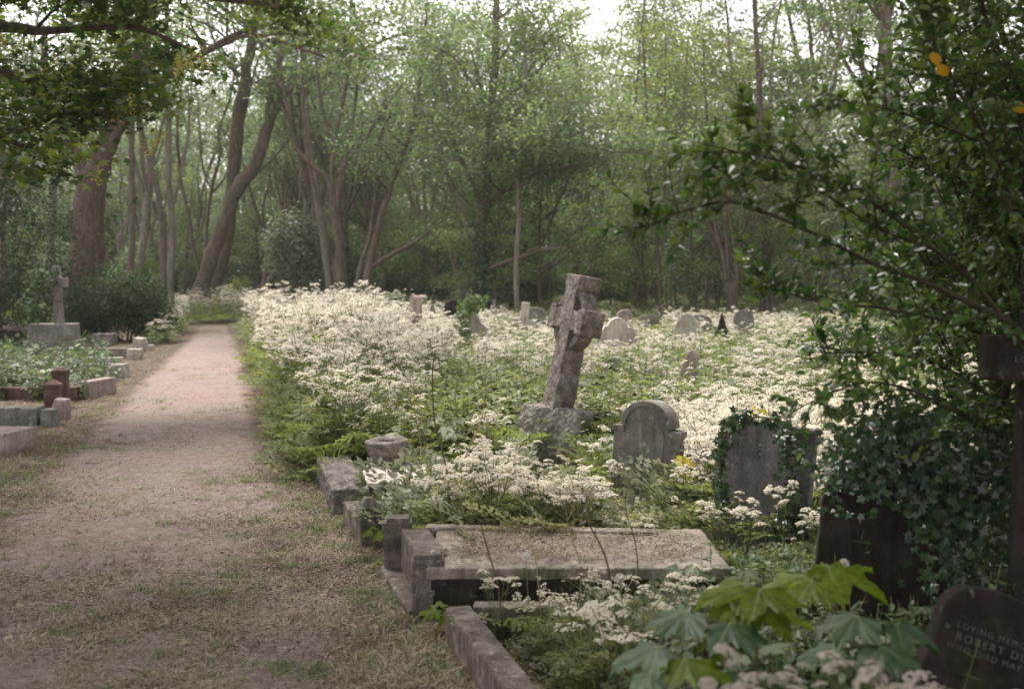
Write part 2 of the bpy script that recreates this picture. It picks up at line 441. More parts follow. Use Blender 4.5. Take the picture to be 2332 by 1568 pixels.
def frond(rs, n=9, sub=True):
    """a feathery twice-divided leaf, length 1 along +Y, arching"""
    g = Geo()
    pos = []; fw = []; nn = []; sc = []
    for i in range(n):
        t = 0.18 + 0.82 * i / n
        wdt = (1 - t) * 0.62 + 0.06
        z = -0.25 * t * t
        for s in (-1, 1):
            if sub:
                for j in range(3):
                    q = wdt * (0.25 + 0.38 * j)
                    pos.append((s * q * .85, t + q * .45, z - 0.1 * q)); fw.append((s * .9, .6, -.1)); nn.append((rs.normal() * .25, rs.normal() * .25, 1)); sc.append(0.16 * (1 - t * .45))
                    pos.append((s * q * .85, t + q * .45, z - 0.1 * q)); fw.append((s * .1, 1, -.1)); nn.append((rs.normal() * .25, rs.normal() * .25, 1)); sc.append(0.13 * (1 - t * .45))
            else:
                pos.append((0, t, z)); fw.append((s, .5, -.1)); nn.append((rs.normal() * .2, rs.normal() * .2, 1)); sc.append(wdt)
    pos.append((0, .97, -.24)); fw.append((0, 1, -.2)); nn.append((0, 0, 1)); sc.append(.12)
    g.scatter(T_card if sub else T_needle, A(pos), frames(A(nn), A(fw)), A(sc))
    V = np.concatenate(g.V); F = [np.concatenate(g.F)]
    # midrib
    return V, F
_rs = np.random.RandomState(3)
T_frond = frond(_rs, 7)
T_frond_lo = frond(_rs, 6, False)

# umbel: dome of tiny clusters
def umbel_T(rs, k=15, florets=True):
    g = Geo()
    hexv = [(math.cos(a) * (1 if i % 2 == 0 else .72), math.sin(a) * (1 if i % 2 == 0 else .72), -.12) for i, a in enumerate(np.linspace(0, 2 * math.pi, 8, endpoint=False))]
    Th = (A([(0, 0, .28)] + hexv), [A([(0, i, i % 8 + 1) for i in range(1, 9)]).astype(int)])
    pos = []; nn = []; sc = []
    for i in range(k):
        r = math.sqrt((i + .5) / k); a = i * 2.39996 + rs.uniform(-.3, .3)
        r *= rs.uniform(.85, 1.1)
        pos.append((r * math.cos(a), r * math.sin(a), .38 * (1 - r * r) + rs.uniform(-.08, .08)))
        nn.append((pos[-1][0] * .5 + rs.normal() * .25, pos[-1][1] * .5 + rs.normal() * .25, 1)); sc.append(rs.uniform(.2, .33))
    pos = A(pos); nn = A(nn)
    g.scatter(Th, pos, frames(nn, rnd_dirs(rs, k)), A(sc))
    return np.concatenate(g.V), [np.concatenate(g.F)], pos

# ------------------------------------------------------------------ cow parsley prototypes
def parsley_parts(seed, h, spread=0.2, lo=False, nmain=4, nleaf=5):
    """returns stem Geo, list of umbel (pos, normal, size), list of leaf Geo"""
    rs = np.random.RandomState(seed)
    st = Geo(); um = []
    lean = rs.normal(scale=.05, size=2)
    top = A([lean[0] * h, lean[1] * h, h])
    def bez(a, b, bend, k=4):
        t = np.linspace(0, 1, k)[:, None]
        mid = (a + b) / 2 + bend
        return (1 - t) ** 2 * a + 2 * t * (1 - t) * mid + t ** 2 * b
    main = bez(A([0, 0, -.02]), top * .72, A([rs.normal() * .02, rs.normal() * .02, 0]), 6)
    tube(st, main, np.linspace(.0055, .0035, 6), 4 if lo else 5)
    nodes = [(main[-1], .0032)]
    ends = []
    for i in range(nmain + 2):
        f = rs.uniform(.35, 1.0)
        b0 = main[min(5, int(f * 5))]
        a = rs.uniform(0, 6.28) if i else 0
        rad = rs.uniform(.4, 1) * spread
        e = A([b0[0] + math.cos(a) * rad, b0[1] + math.sin(a) * rad, h * rs.uniform(.78, 1.0) * (.82 + .18 * f)])
        pth = bez(b0, e, A([math.cos(a) * rad * .3, math.sin(a) * rad * .3, -.02]), 4)
        tube(st, pth, np.linspace(.003, .0018, 4), 3)
        ends.append(e)
        for k in range(2):
            a2 = rs.uniform(0, 6.28); r2 = rs.uniform(.05, .1)
            s0 = pth[2]
            e2 = s0 + A([math.cos(a2) * r2, math.sin(a2) * r2, rs.uniform(.06, .13)])
            tube(st, bez(s0, e2, A([math.cos(a2) * .02, math.sin(a2) * .02, 0]), 3), np.linspace(.002, .0015, 3), 3)
            ends.append(e2)
    for e in ends:
        um.append((e, unit(A([rs.normal() * .28, rs.normal() * .28, 1])), rs.uniform(.016, .046)))
    lv = []
    for i in range(nleaf):
        g = Geo()
        a = rs.uniform(0, 6.28); z = h * rs.uniform(.04, .55)
        f = z / (h * .72); b0 = main[min(5, int(f * 5))]
        L = rs.uniform(.16, .30) * (1.2 - .4 * f)
        d = A([math.cos(a), math.sin(a), rs.uniform(.1, .6)])
        pe = b0 + d * L * .45
        tube(g, A([b0, (b0 + pe) / 2 + A([0, 0, .01]), pe]), A([.0022, .002, .0015]), 3, 1)
        nrm = A([[-d[0] * .4 + rs.normal() * .2, -d[1] * .4 + rs.normal() * .2, 1]])
        g.scatter(T_frond_lo if lo else T_frond, pe[None], frames(nrm, A([[d[0], d[1], .1]])), A([L * 1.25]), 0)
        lv.append(g)
    return st, um, lv, rs
def parsley_mesh(seed, h, spread, lo=True, nmain=4, nleaf=4, usize=1.0):
    st, um, lv, rs = parsley_parts(seed, h, spread, lo, nmain, nleaf)
    g = Geo()
    for V, F, m in zip(st.V, [None] * len(st.V), [0] * len(st.V)): pass
    # merge: stems slot 1, umbels slot 2, leaves slot 0
    def merge(src, remap):
        off = g.n
        g.V += src.V; g.n += src.n
        for f, mm in zip(src.F, src.M):
            g.F.append(f + off); g.M.append(np.array([remap[int(x)] for x in mm]) if len(mm) else mm)
    merge(st, {0: 1})
    U = umbel_T(rs, 11)
    pos = A([u[0] for u in um]); nn = A([u[1] for u in um]); sc = A([u[2] for u in um]) * usize
    g.scatter((U[0], U[1]), pos, frames(nn, rnd_dirs(rs, len(pos))), sc, 2)
    for q in lv: merge(q, {0: 0, 1: 1})
    return g.mesh('parsley')

PROTO = bpy.data.collections.new('plant_sources')      # never linked: only feeds the scattered ground cover
def proto_coll(name, meshes, mats):
    c = bpy.data.collections.new(name)
    for i, me in enumerate(meshes):
        for m in mats: me.materials.append(m)
        o = bpy.data.objects.new('%s_source.%03d' % (name, i), me)
        c.objects.link(o)
    return c
def scatter_stuff(name, label, cat, coll, pts, rot, scl, idx):
    me = bpy.data.meshes.new(name)
    n = len(pts)
    me.vertices.add(n)
    me.vertices.foreach_set('co', np.asarray(pts, dtype=np.float32).ravel())
    a = me.attributes.new('rot', 'FLOAT_VECTOR', 'POINT'); a.data.foreach_set('vector', np.asarray(rot, dtype=np.float32).ravel())
    a = me.attributes.new('scl', 'FLOAT', 'POINT'); a.data.foreach_set('value', np.asarray(scl, dtype=np.float32))
    a = me.attributes.new('pick', 'INT', 'POINT'); a.data.foreach_set('value', np.asarray(idx, dtype=np.int32))
    o = link(name, me)
    tagp(o, label, cat, None, 'stuff')
    ng = bpy.data.node_groups.new(name, 'GeometryNodeTree')
    ng.interface.new_socket('Geometry', in_out='INPUT', socket_type='NodeSocketGeometry')
    ng.interface.new_socket('Geometry', in_out='OUTPUT', socket_type='NodeSocketGeometry')
    gi = ng.nodes.new('NodeGroupInput'); go = ng.nodes.new('NodeGroupOutput')
    ip = ng.nodes.new('GeometryNodeInstanceOnPoints'); ci = ng.nodes.new('GeometryNodeCollectionInfo')
    ci.inputs['Collection'].default_value = coll
    ci.inputs['Separate Children'].default_value = True
    ci.inputs['Reset Children'].default_value = True
    def attr(nm, ty):
        q = ng.nodes.new('GeometryNodeInputNamedAttribute'); q.data_type = ty; q.inputs['Name'].default_value = nm
        return [s for s in q.outputs if s.enabled and s.name == 'Attribute'][0]
    L = ng.links
    L.new(gi.outputs[0], ip.inputs['Points'])
    L.new(ci.outputs[0], ip.inputs['Instance'])
    ip.inputs['Pick Instance'].default_value = True
    L.new(attr('pick', 'INT'), ip.inputs['Instance Index'])
    L.new(attr('rot', 'FLOAT_VECTOR'), ip.inputs['Rotation'])
    L.new(attr('scl', 'FLOAT'), ip.inputs['Scale'])
    L.new(ip.outputs[0], go.inputs[0])
    md = o.modifiers.new('scatter', 'NODES'); md.node_group = ng
    return o

# value noise for density maps 
_ng = np.random.RandomState(11).rand(64, 64)
def vnoise(x, y, s):
    x = np.asarray(x) / s + 100; y = np.asarray(y) / s + 100
    xi = np.floor(x).astype(int); yi = np.floor(y).astype(int); fx = x - xi; fy = y - yi
    fx = fx * fx * (3 - 2 * fx); fy = fy * fy * (3 - 2 * fy)
    g = lambda i, j: _ng[i % 64, j % 64]
    return (g(xi, yi) * (1 - fx) + g(xi + 1, yi) * fx) * (1 - fy) + (g(xi, yi + 1) * (1 - fx) + g(xi + 1, yi + 1) * fx) * fy

# ------------------------------------------------------------------ ground and path
# right edge of the path, taken at ground level, far to near
edge_px = [(545, 748), (560, 770), (572, 800), (590, 860), (640, 950), (690, 1045), (765, 1150), (860, 1270), (975, 1420), (1110, 1568)]
edge_r = [GH(x, y) for x, y in edge_px]
ey = A([p.y for p in edge_r][::-1]); ex = A([p.x for p in edge_r][::-1])
def right_edge(y):
    y = np.asarray(y, dtype=float)
    r = np.interp(y, ey, ex)
    far = y > ey[-1]; near = y < ey[0]
    s0 = (ex[1] - ex[0]) / (ey[1] - ey[0]); s1 = (ex[-1] - ex[-3]) / (ey[-1] - ey[-3])
    r = np.where(far, ex[-1] + (y - ey[-1]) * s1, r)
    return np.where(near, ex[0] + (y - ey[0]) * s0, r)
def path_c(y):            # centre of the trodden gravel
    y = np.asarray(y, dtype=float)
    return right_edge(y) - np.interp(y, [4, 7, 12, 20, 36, 60], [1.45, 1.3, 1.15, .95, .8, .8])
def ground_mat():
    m, n, l, out = mat('woodland_ground')
    geo = n.new('ShaderNodeNewGeometry'); pos = geo.outputs['Position']
    at = n.new('ShaderNodeAttribute'); at.attribute_name = 'worn'
    n0 = noise(n, l, pos, 2.6, 6, 0.7)
    ad = N_(n, 'ShaderNodeMath', operation='MULTIPLY_ADD'); ad.inputs[1].default_value = 1.1; l.new(n0.outputs[0], ad.inputs[0]); l.new(at.outputs['Fac'], ad.inputs[2])
    rw = ramp(n, [(0.55, (0, 0, 0)), (1.0, (1, 1, 1))]); l.new(ad.outputs[0], rw.inputs[0])
    # soil
    n1 = noise(n, l, pos, 9, 8, 0.75); soil = ramp(n, [(0.3, (0.04, 0.03, 0.024)), (0.5, (0.12, 0.09, 0.07)), (0.7, (0.25, 0.195, 0.15))]); l.new(n1.outputs[0], soil.inputs[0])
    # gravel and dry grit
    n2 = noise(n, l, pos, 22, 8, 0.8); grit = ramp(n, [(0.28, (0.12, 0.088, 0.078)), (0.5, (0.285, 0.225, 0.20)), (0.72, (0.50, 0.42, 0.38))]); l.new(n2.outputs[0], grit.inputs[0])
    mx = N_(n, 'ShaderNodeMixRGB'); l.new(rw.outputs[0], mx.inputs[0]); l.new(soil.outputs[0], mx.inputs[1]); l.new(grit.outputs[0], mx.inputs[2])
    # moss / short green patches
    n3 = noise(n, l, pos, 1.5, 6, 0.75); rg = ramp(n, [(0.53, (0, 0, 0)), (0.70, (0.6, 0.6, 0.6))]); l.new(n3.outputs[0], rg.inputs[0])
    m2 = N_(n, 'ShaderNodeMixRGB'); l.new(rg.outputs[0], m2.inputs[0]); l.new(mx.outputs[0], m2.inputs[1])
    n3b = noise(n, l, pos, 40, 3); gg = ramp(n, [(0.3, (0.05, 0.06, 0.025)), (0.7, (0.16, 0.16, 0.07))]); l.new(n3b.outputs[0], gg.inputs[0]); l.new(gg.outputs[0], m2.inputs[2])
    # reddish patches
    n4 = noise(n, l, pos, 0.9, 4, 0.6); rr = ramp(n, [(0.5, (1, 1, 1)), (0.7, (1.03, 0.95, 0.91))]); l.new(n4.outputs[0], rr.inputs[0])
    m3 = N_(n, 'ShaderNodeMixRGB', blend_type='MULTIPLY'); m3.inputs[0].default_value = 1; l.new(m2.outputs[0], m3.inputs[1]); l.new(rr.outputs[0], m3.inputs[2])
    # pale specks (fallen petals, chippings)
    v = n.new('ShaderNodeTexVoronoi'); v.inputs['Scale'].default_value = 42; l.new(pos, v.inputs['Vector'])
    rv = ramp(n, [(0.10, (1, 1, 1)), (0.17, (0, 0, 0))]); l.new(v.outputs['Distance'], rv.inputs[0])
    vs = n.new('ShaderNodeSeparateColor'); l.new(v.outputs['Color'], vs.inputs[0])
    gt = N_(n, 'ShaderNodeMath', operation='GREATER_THAN'); gt.inputs[1].default_value = 0.62; l.new(vs.outputs[0], gt.inputs[0])
    mu = N_(n, 'ShaderNodeMath', operation='MULTIPLY'); l.new(gt.outputs[0], mu.inputs[0]); l.new(rv.outputs[0], mu.inputs[1])
    m4 = N_(n, 'ShaderNodeMixRGB'); l.new(mu.outputs[0], m4.inputs[0]); l.new(m3.outputs[0], m4.inputs[1]); m4.inputs[2].default_value = (0.55, 0.5, 0.43, 1)
    p = n.new('ShaderNodeBsdfPrincipled'); p.inputs['Roughness'].default_value = 0.95; p.inputs['Specular IOR Level'].default_value = 0.15
    l.new(m4.outputs[0], p.inputs['Base Color'])
    b = n.new('ShaderNodeBump'); b.inputs['Strength'].default_value = 0.8; b.inputs['Distance'].default_value = 0.03
    l.new(n2.outputs[0], b.inputs['Height']); l.new(b.outputs[0], p.inputs['Normal'])
    l.new(p.outputs[0], out.inputs[0])
    return m
M['ground'] = ground_mat()
def worn_at(x, y):
    d = np.abs(x - path_c(y)); hw = np.interp(y, [4, 7, 12, 20, 36, 60], [1.2, 1.05, .9, .8, .7, .7])
    return np.clip(1.05 - (d / hw) ** 2 * 1.0, -1.0, .75) - np.interp(y, [20, 30, 38, 42], [0, .35, .7, 1.8])
def sheet(name, xs, ys, z0, amp):
    X, Y = np.meshgrid(xs, ys)
    Z = z0 + amp * ((vnoise(X, Y, .9) - .5) + .5 * (vnoise(X + 7, Y, .3) - .5))
    V = np.stack([X, Y, Z], -1).reshape(-1, 3)
    nx, ny = len(xs), len(ys)
    i = np.arange(ny - 1)[:, None] * nx + np.arange(nx - 1)[None]
    F = np.stack([i, i + 1, i + nx + 1, i + nx], -1).reshape(-1, 4)
    me = np_mesh(name, V, [F], smooth=True)
    a = me.attributes.new('worn', 'FLOAT', 'POINT')
    a.data.foreach_set('value', worn_at(V[:, 0], V[:, 1]).astype(np.float32))
    return me
def spaced(a, b, near, step, growth):
    v = [near]; s = step
    while v[-1] < b: v.append(v[-1] + s); s *= growth
    u = [near]; s = step
    while u[-1] > a: u.append(u[-1] - s); s *= growth
    return A(sorted(set(u + v)))
g_me = sheet('ground', spaced(-200, 200, -1.0, .12, 1.035), spaced(-60, 400, 6.0, .12, 1.03), 0, .03)
g_o = link('ground', g_me, M['ground']); tagp(g_o, 'brown woodland soil under the graves and the wood', None, None, 'structure')
# the path: a strip just above the ground
ys = spaced(1.0, 37, 6.0, .12, 1.02); V = []; 
for y in ys:
    c = float(path_c(y)); hw = float(np.interp(y, [4, 7, 12, 20, 36, 60], [1.25, 1.1, .95, .85, .75, .75]))
    for k in range(21):
        x = c + (k / 10 - 1) * hw * (1 + .08 * (float(vnoise(y, k // 20, .5)) - .5))
        V.append((x, y, 0.03 * ((float(vnoise(x, y, .9)) - .5) + .5 * (float(vnoise(x + 7, y, .3)) - .5)) + .008 + .012 * (1 - (k / 10 - 1) ** 2)))
V = A(V); ny = len(ys); i = np.arange(ny - 1)[:, None] * 21 + np.arange(20)[None]
F = np.stack([i, i + 1, i + 22, i + 21], -1).reshape(-1, 4)
p_me = np_mesh('path', V, [F], smooth=True)
a_ = p_me.attributes.new('worn', 'FLOAT', 'POINT'); a_.data.foreach_set('value', worn_at(V[:, 0], V[:, 1]).astype(np.float32))
tagp(link('path', p_me, M['ground']), 'trodden gravel and grit footpath running into the wood', None, None, 'structure')

# ------------------------------------------------------------------ trees
def wiggle(rs, a, d, L, n, wob, up, r0, r1):
    """a wandering branch from a along d"""
    pts = [A(a)]; d = unit(A(d))
    for i in range(n):
        d = unit(d + rs.normal(scale=wob, size=3) + A([0, 0, up]))
        pts.append(pts[-1] + d * L / n)
    return A(pts), np.linspace(r0, r1, n + 1)
def grow_tree(seed, mains, f0=0.35, n1=9, L1=2.6, n2=5, L2=1.1, leaves=16, spread=.38, lsize=.12, flat=.45, up=.05,
              T=T_card, minz=2.2, sides=8, twig_r=.012, drop=1.0, lim=None, tubeseg=3):
    """mains: [(pts, radii)], returns (wood Geo, leaf Geo)"""
    rs = np.random.RandomState(seed)
    wd = Geo(); lf = Geo(); anch = []
    for mi, (pts, rad) in enumerate(mains):
        pts, rad = smooth_path(pts, rad, tubeseg)
        jit = rs.normal(scale=1, size=pts.shape) * rad[:, None] * .12
        jit[0] = 0
        pts = pts + jit
        tube(wd, pts, rad, sides if rad[0] > .06 else 5, 0, rs, .05)
        L = np.linalg.norm(np.diff(pts, axis=0), axis=1).sum()
        cnt = max(2, int(n1 * L / 8))
        for k in range(cnt):
            f = f0 + (1 - f0) * (k + rs.rand()) / cnt
            i = min(len(pts) - 1, int(f * (len(pts) - 1)))
            p = pts[i]
            if p[2] < minz: continue
            a = rs.uniform(0, 6.28)
            tdir = unit(pts[min(i + 1, len(pts) - 1)] - pts[max(i - 1, 0)])
            d = unit(A([math.cos(a), math.sin(a), rs.uniform(-.05, .55)]) + tdir * .35)
            LL = L1 * rs.uniform(.55, 1.25) * (1.15 - .55 * f)
            r0 = min(rad[i] * .45, .05)
            bp, br = wiggle(rs, p, d, LL, 6, .16, up, max(r0, twig_r), twig_r * .6)
            tube(wd, bp, br, 4)
            for q in range(n2):
                j = rs.randint(2, 7); a2 = rs.uniform(0, 6.28)
                d2 = unit(A([math.cos(a2), math.sin(a2), rs.uniform(-.15, .35)]) + unit(bp[-1] - bp[0]) * .8)
                tp, tr = wiggle(rs, bp[j], d2, L2 * rs.uniform(.5, 1.2), 3, .2, 0.0, twig_r * .6, twig_r * .3)
                tube(wd, tp, tr, 3)
                anch += [tp[1], tp[2], tp[3]]
            anch += [bp[-1], bp[-2]]
    anch = A(anch) if anch else np.zeros((0, 3))
    if len(anch):
        keep = rs.rand(len(anch)) < drop
        anch = anch[keep]
        k = leaves
        pos = np.repeat(anch, k, 0)
        off = rs.normal(size=pos.shape) * A([spread, spread, spread * flat])
        pos = pos + off
        if lim is not None: pos = pos[lim(pos)]
        nn = A([0, 0, 1.0]) + rs.normal(scale=.55, size=pos.shape)
        fw = rs.normal(size=pos.shape); fw[:, 2] -= .35
        lf.scatter(T, pos, frames(nn, fw), lsize * rs.uniform(.6, 1.25, size=len(pos)))
    return wd, lf
def make_tree(name, label, cat, wd, lf, wmat, lmat, group=None, base=None):
    base = A(base) if base is not None else A([0, 0, 0])
    for g in (wd, lf):
        g.V = [v - base.astype(np.float32) for v in g.V]
    t = thing(name, label, cat, tuple(base), group)
    link('trunk', wd.mesh('trunk', True), wmat, t)
    if lf.n: link('crown', lf.mesh('crown'), lmat, t)
    return t
def pxline(pts, ws, d, dz=None):
    """polyline in picture points at depth d (or depths dz), widths in picture pixels -> points, radii"""
    out = []; rad = []
    for i, ((x, y), w_) in enumerate(zip(pts, ws)):
        dd = dz[i] if dz else d
        out.append(P(x, y, dd)); rad.append(PX(w_, dd) / 2)
    return [tuple(p) for p in out], rad
def rooted(pts, rad):
    """extend the first point to the ground with a flare"""
    p = pts[0]
    if p[2] > 0.02:
        q = pts[1]
        k = p[2] / max(q[2] - p[2], .1)
        b = (p[0] - (q[0] - p[0]) * k * .6, p[1], -.1)
        return [b] + list(pts), [rad[0] * 1.1] + list(rad)
    pts = [(p[0], p[1], -.1)] + list(pts[1:])
    return pts, rad

HERO = []
def hero(name, label, cat, seed, lines, d, wmat, lmat, **kw):
    mains = []
    for li, (pts, ws, *rest) in enumerate(lines):
        p, r = pxline(pts, ws, d, rest[0] if rest else None)
        if pts[0][1] > 640: p, r = rooted(p, r)
        mains.append((p, r))
    wd, lf = grow_tree(seed, mains, **kw)
    b = mains[0][0][0]
    return make_tree(name, label, cat, wd, lf, wmat, lmat, base=(b[0], b[1], 0))

# big leaning sycamore on the left
hero('sycamore_tree', 'huge reddish leaning trunk with knots and long dark limbs, behind the round dark bush', 'tree', 1, [
    ([(172, 745), (180, 690), (190, 600), (203, 500), (216, 410), (240, 335), (275, 260), (310, 170), (335, 60), (350, -60)], [92, 84, 76, 66, 62, 46, 38, 34, 30, 26]),
    ([(210, 430), (185, 370), (150, 320), (120, 260), (105, 180), (100, 60)], [44, 26, 20, 18, 16, 12]),
    ([(250, 345), (300, 240), (360, 190), (414, 150), (470, 116), (518, 88), (571, 66), (640, 50), (720, 40)], [26, 20, 17, 15, 13, 12, 10, 8, 5], [36, 35, 34, 33, 32, 31, 30, 29, 28]),
    ([(414, 150), (468, 120), (520, 96), (571, 82), (643, 96), (696, 116), (740, 130)], [12, 11, 10, 10, 8, 6, 4], [33, 32, 31, 30, 29, 28, 28]),
    ([(235, 350), (262, 280), (250, 200), (262, 150), (300, 132), (370, 130)], [18, 12, 9, 8, 6, 4]),
], 36, M['bark_red'], M['syc'], f0=.5, n1=10, L1=3.2, n2=6, leaves=15, minz=6.0, lsize=.13, sides=14)
# the crossing pair by the path
hero('sycamore_tree', 'curved trunk leaning over the path end, long branch sweeping across, before its straight twin', 'tree', 2, [
    ([(442, 717), (462, 645), (485, 575), (512, 500), (542, 432), (575, 385), (598, 330), (617, 265), (650, 215), (700, 188), (760, 158), (820, 118), (900, 82), (1000, 60)], [42, 34, 33, 32, 32, 29, 27, 24, 15, 12, 10, 8, 6, 3]),
    ([(612, 275), (620, 200), (640, 130), (655, 90), (668, 40), (680, -60)], [20, 17, 15, 14, 12, 9]),
    ([(552, 428), (572, 405), (598, 385), (640, 340), (680, 290)], [9, 7, 5, 4, 2]),
    ([(640, 130), (610, 105), (570, 84), (530, 60)], [9, 7, 6, 4]),
], 47, M['bark'], M['syc'], f0=.55, n1=7, L1=3.4, n2=6, leaves=14, minz=8.0, lsize=.15, sides=12)
hero('sycamore_tree', 'tall straight trunk rising behind the curved one beside the path end', 'tree', 3, [
    ([(468, 716), (496, 625), (518, 525), (526, 450), (534, 380), (543, 280), (558, 180), (572, 90), (582, 0), (590, -120)], [38, 33, 31, 29, 28, 27, 25, 23, 20, 15]),
    ([(536, 340), (556, 270), (575, 180), (600, 100)], [9, 7, 5, 3]),
    ([(545, 175), (515, 140), (490, 100), (470, 40)], [9, 8, 7, 5]),
], 49, M['bark'], M['syc'], f0=.6, n1=7, L1=3.2, n2=5, leaves=13, minz=8.0, lsize=.15, sides=12)
hero('sycamore_tree', 'many stemmed tree with bare forking limbs spreading like a vase behind the white flowers', 'tree', 4, [
    ([(779, 700), (777, 620), (770, 524), (757, 443), (746, 409), (705, 370), (675, 340), (662, 290), (651, 228), (640, 162), (628, 80)], [27, 24, 22, 18, 13, 11, 9, 8, 8, 6, 4]),
    ([(766, 480), (772, 440), (784, 381), (799, 352), (837, 305), (865, 265), (889, 228), (930, 180)], [20, 17, 15, 11, 9, 8, 6, 4]),
    ([(786, 375), (800, 290), (808, 238), (818, 162), (830, 90)], [11, 9, 8, 6, 4]),
    ([(754, 432), (760, 333), (775, 260), (787, 205), (799, 133), (806, 50)], [12, 10, 9, 8, 6, 4]),
    ([(760, 350), (745, 290), (732, 238), (722, 167), (715, 80)], [9, 8, 7, 6, 4]),
    ([(770, 524), (735, 480), (720, 440), (705, 380), (694, 286), (689, 167), (684, 60)], [9, 8, 8, 8, 7, 6, 4]),
    ([(760, 333), (800, 300), (835, 270)], [4, 3, 2]),
], 40, M['bark'], M['syc_cool'], f0=.6, n1=6, L1=2.2, n2=5, leaves=11, minz=7.0, lsize=.13, sides=10, drop=.8)
hero('sycamore_tree', 'pale slim trunk standing behind the many stemmed tree', 'tree', 5, [
    ([(755, 690), (748, 620), (727, 476), (710, 381), (700, 286), (695, 167), (690, 40)], [20, 18, 17, 15, 13, 11, 9]),
], 46, M['bark_grey'], M['syc_cool'], f0=.5, n1=10, L1=2.6, leaves=13, minz=7.0, lsize=.14)
hero('sycamore_tree', 'leaning trunk with a low branch reaching right, behind the ivy covered stump', 'tree', 6, [
    ([(826, 705), (840, 604), (865, 504), (894, 414), (922, 333), (945, 260), (960, 150), (970, 40)], [22, 19, 15, 14, 12, 10, 8, 6]),
    ([(848, 606), (872, 590), (905, 572), (948, 550), (985, 520), (1020, 490)], [12, 11, 10, 8, 5, 3]),
    ([(810, 700), (818, 615), (842, 540), (850, 470), (870, 380)], [12, 10, 8, 6, 4]),
], 38, M['bark'], M['syc_cool'], f0=.45, n1=11, L1=2.6, leaves=14, minz=4.2, lsize=.13)
hero('sycamore_tree', 'large ivy footed tree with wide tiers of leafy branches, left of the stone cross', 'tree', 7, [
    ([(1091, 700), (1094, 600), (1097, 523), (1104, 466), (1110, 381), (1117, 286), (1127, 143), (1131, 0), (1135, -120)], [32, 28, 25, 22, 21, 20, 17, 14, 10]),
    ([(1105, 471), (1135, 445), (1170, 419), (1217, 395), (1274, 381), (1340, 370)], [13, 11, 10, 8, 6, 3], [37, 36.5, 36, 35, 34, 33]),
    ([(1095, 462), (1080, 420), (1065, 390), (1036, 333), (1027, 267), (1015, 200)], [11, 9, 8, 7, 6, 4]),
    ([(1100, 619), (1132, 604), (1179, 588), (1227, 571), (1290, 560)], [11, 9, 8, 5, 3], [37, 36, 35, 34, 33]),
    ([(1114, 381), (1155, 347), (1227, 328), (1306, 328), (1400, 345), (1480, 350)], [9, 7, 6, 5, 4, 3], [37, 36, 35, 34, 33, 32]),
    ([(1112, 420), (1140, 405), (1200, 400), (1260, 420)], [7, 6, 5, 3]),
    ([(1120, 260), (1160, 215), (1200, 190), (1260, 120)], [9, 8, 6, 4]),
    ([(1117, 250), (1080, 200), (1050, 150), (1000, 110)], [8, 7, 5, 4]),
], 37, M['bark'], M['syc_cool'], f0=.25, n1=15, L1=2.9, n2=7, leaves=19, minz=2.6, lsize=.13, sides=12, spread=.45, flat=.3)
hero('sycamore_tree', 'thin grey trunk directly behind the small white cross', 'tree', 8, [
    ([(1178, 705), (1176, 609), (1180, 523), (1180, 428), (1172, 357), (1190, 238), (1195, 120), (1190, 20)], [14, 12, 11, 10, 9, 8, 6, 4]),
    ([(1178, 600), (1198, 575), (1230, 560)], [5, 4, 2]),
], 35, M['bark_grey'], M['syc'], f0=.4, n1=11, L1=2.4, leaves=16, minz=3.5, lsize=.12)
hero('sycamore_tree', 'dark slender wavy trunk in the wood to the right of the stone cross', 'tree', 9, [
    ([(1606, 705), (1612, 640), (1617, 575), (1608, 500), (1600, 430), (1612, 330), (1605, 200), (1600, 60)], [10, 9, 8, 7, 7, 6, 5, 4]),
], 38, M['bark'], M['syc_warm'], f0=.35, n1=12, L1=2.4, leaves=14, minz=4, lsize=.13)
hero('sycamore_tree', 'straight brown trunk rising among the arching shrub twigs beyond the far graves', 'tree', 10, [
    ([(1747, 715), (1744, 600), (1739, 480), (1735, 380), (1730, 220), (1720, 60), (1715, -100)], [19, 17, 16, 15, 13, 11, 9]),
], 36, M['bark'], M['syc_warm'], f0=.45, n1=8, L1=2.6, leaves=11, minz=6, lsize=.13, drop=.7)
for x_, s_, lb in ((1503, 21, 'dark left trunk of the three thin trunks clustered behind the far headstones'), (1515, 22, 'pale middle trunk of three thin trunks behind the far headstones'), (1527, 23, 'thinnest pale trunk of the cluster of three behind the far headstones')):
    hero('sycamore_tree', lb, 'tree', s_, [([(x_ + 2, 712), (x_, 640), (x_ + (s_ - 22) * 6, 560), (x_ + (s_ - 22) * 20, 430), (x_ + (s_ - 22) * 30, 250), (x_ + (s_ - 22) * 40, 80)], [12 if s_ == 21 else 7, 10 if s_ == 21 else 6, 8, 7, 6, 4])],
         36 + (s_ - 21) * .5, M['bark'] if s_ == 21 else M['bark_grey'], M['syc_warm'], f0=.35, n1=10, L1=2.3, leaves=15, minz=3.4, lsize=.13)
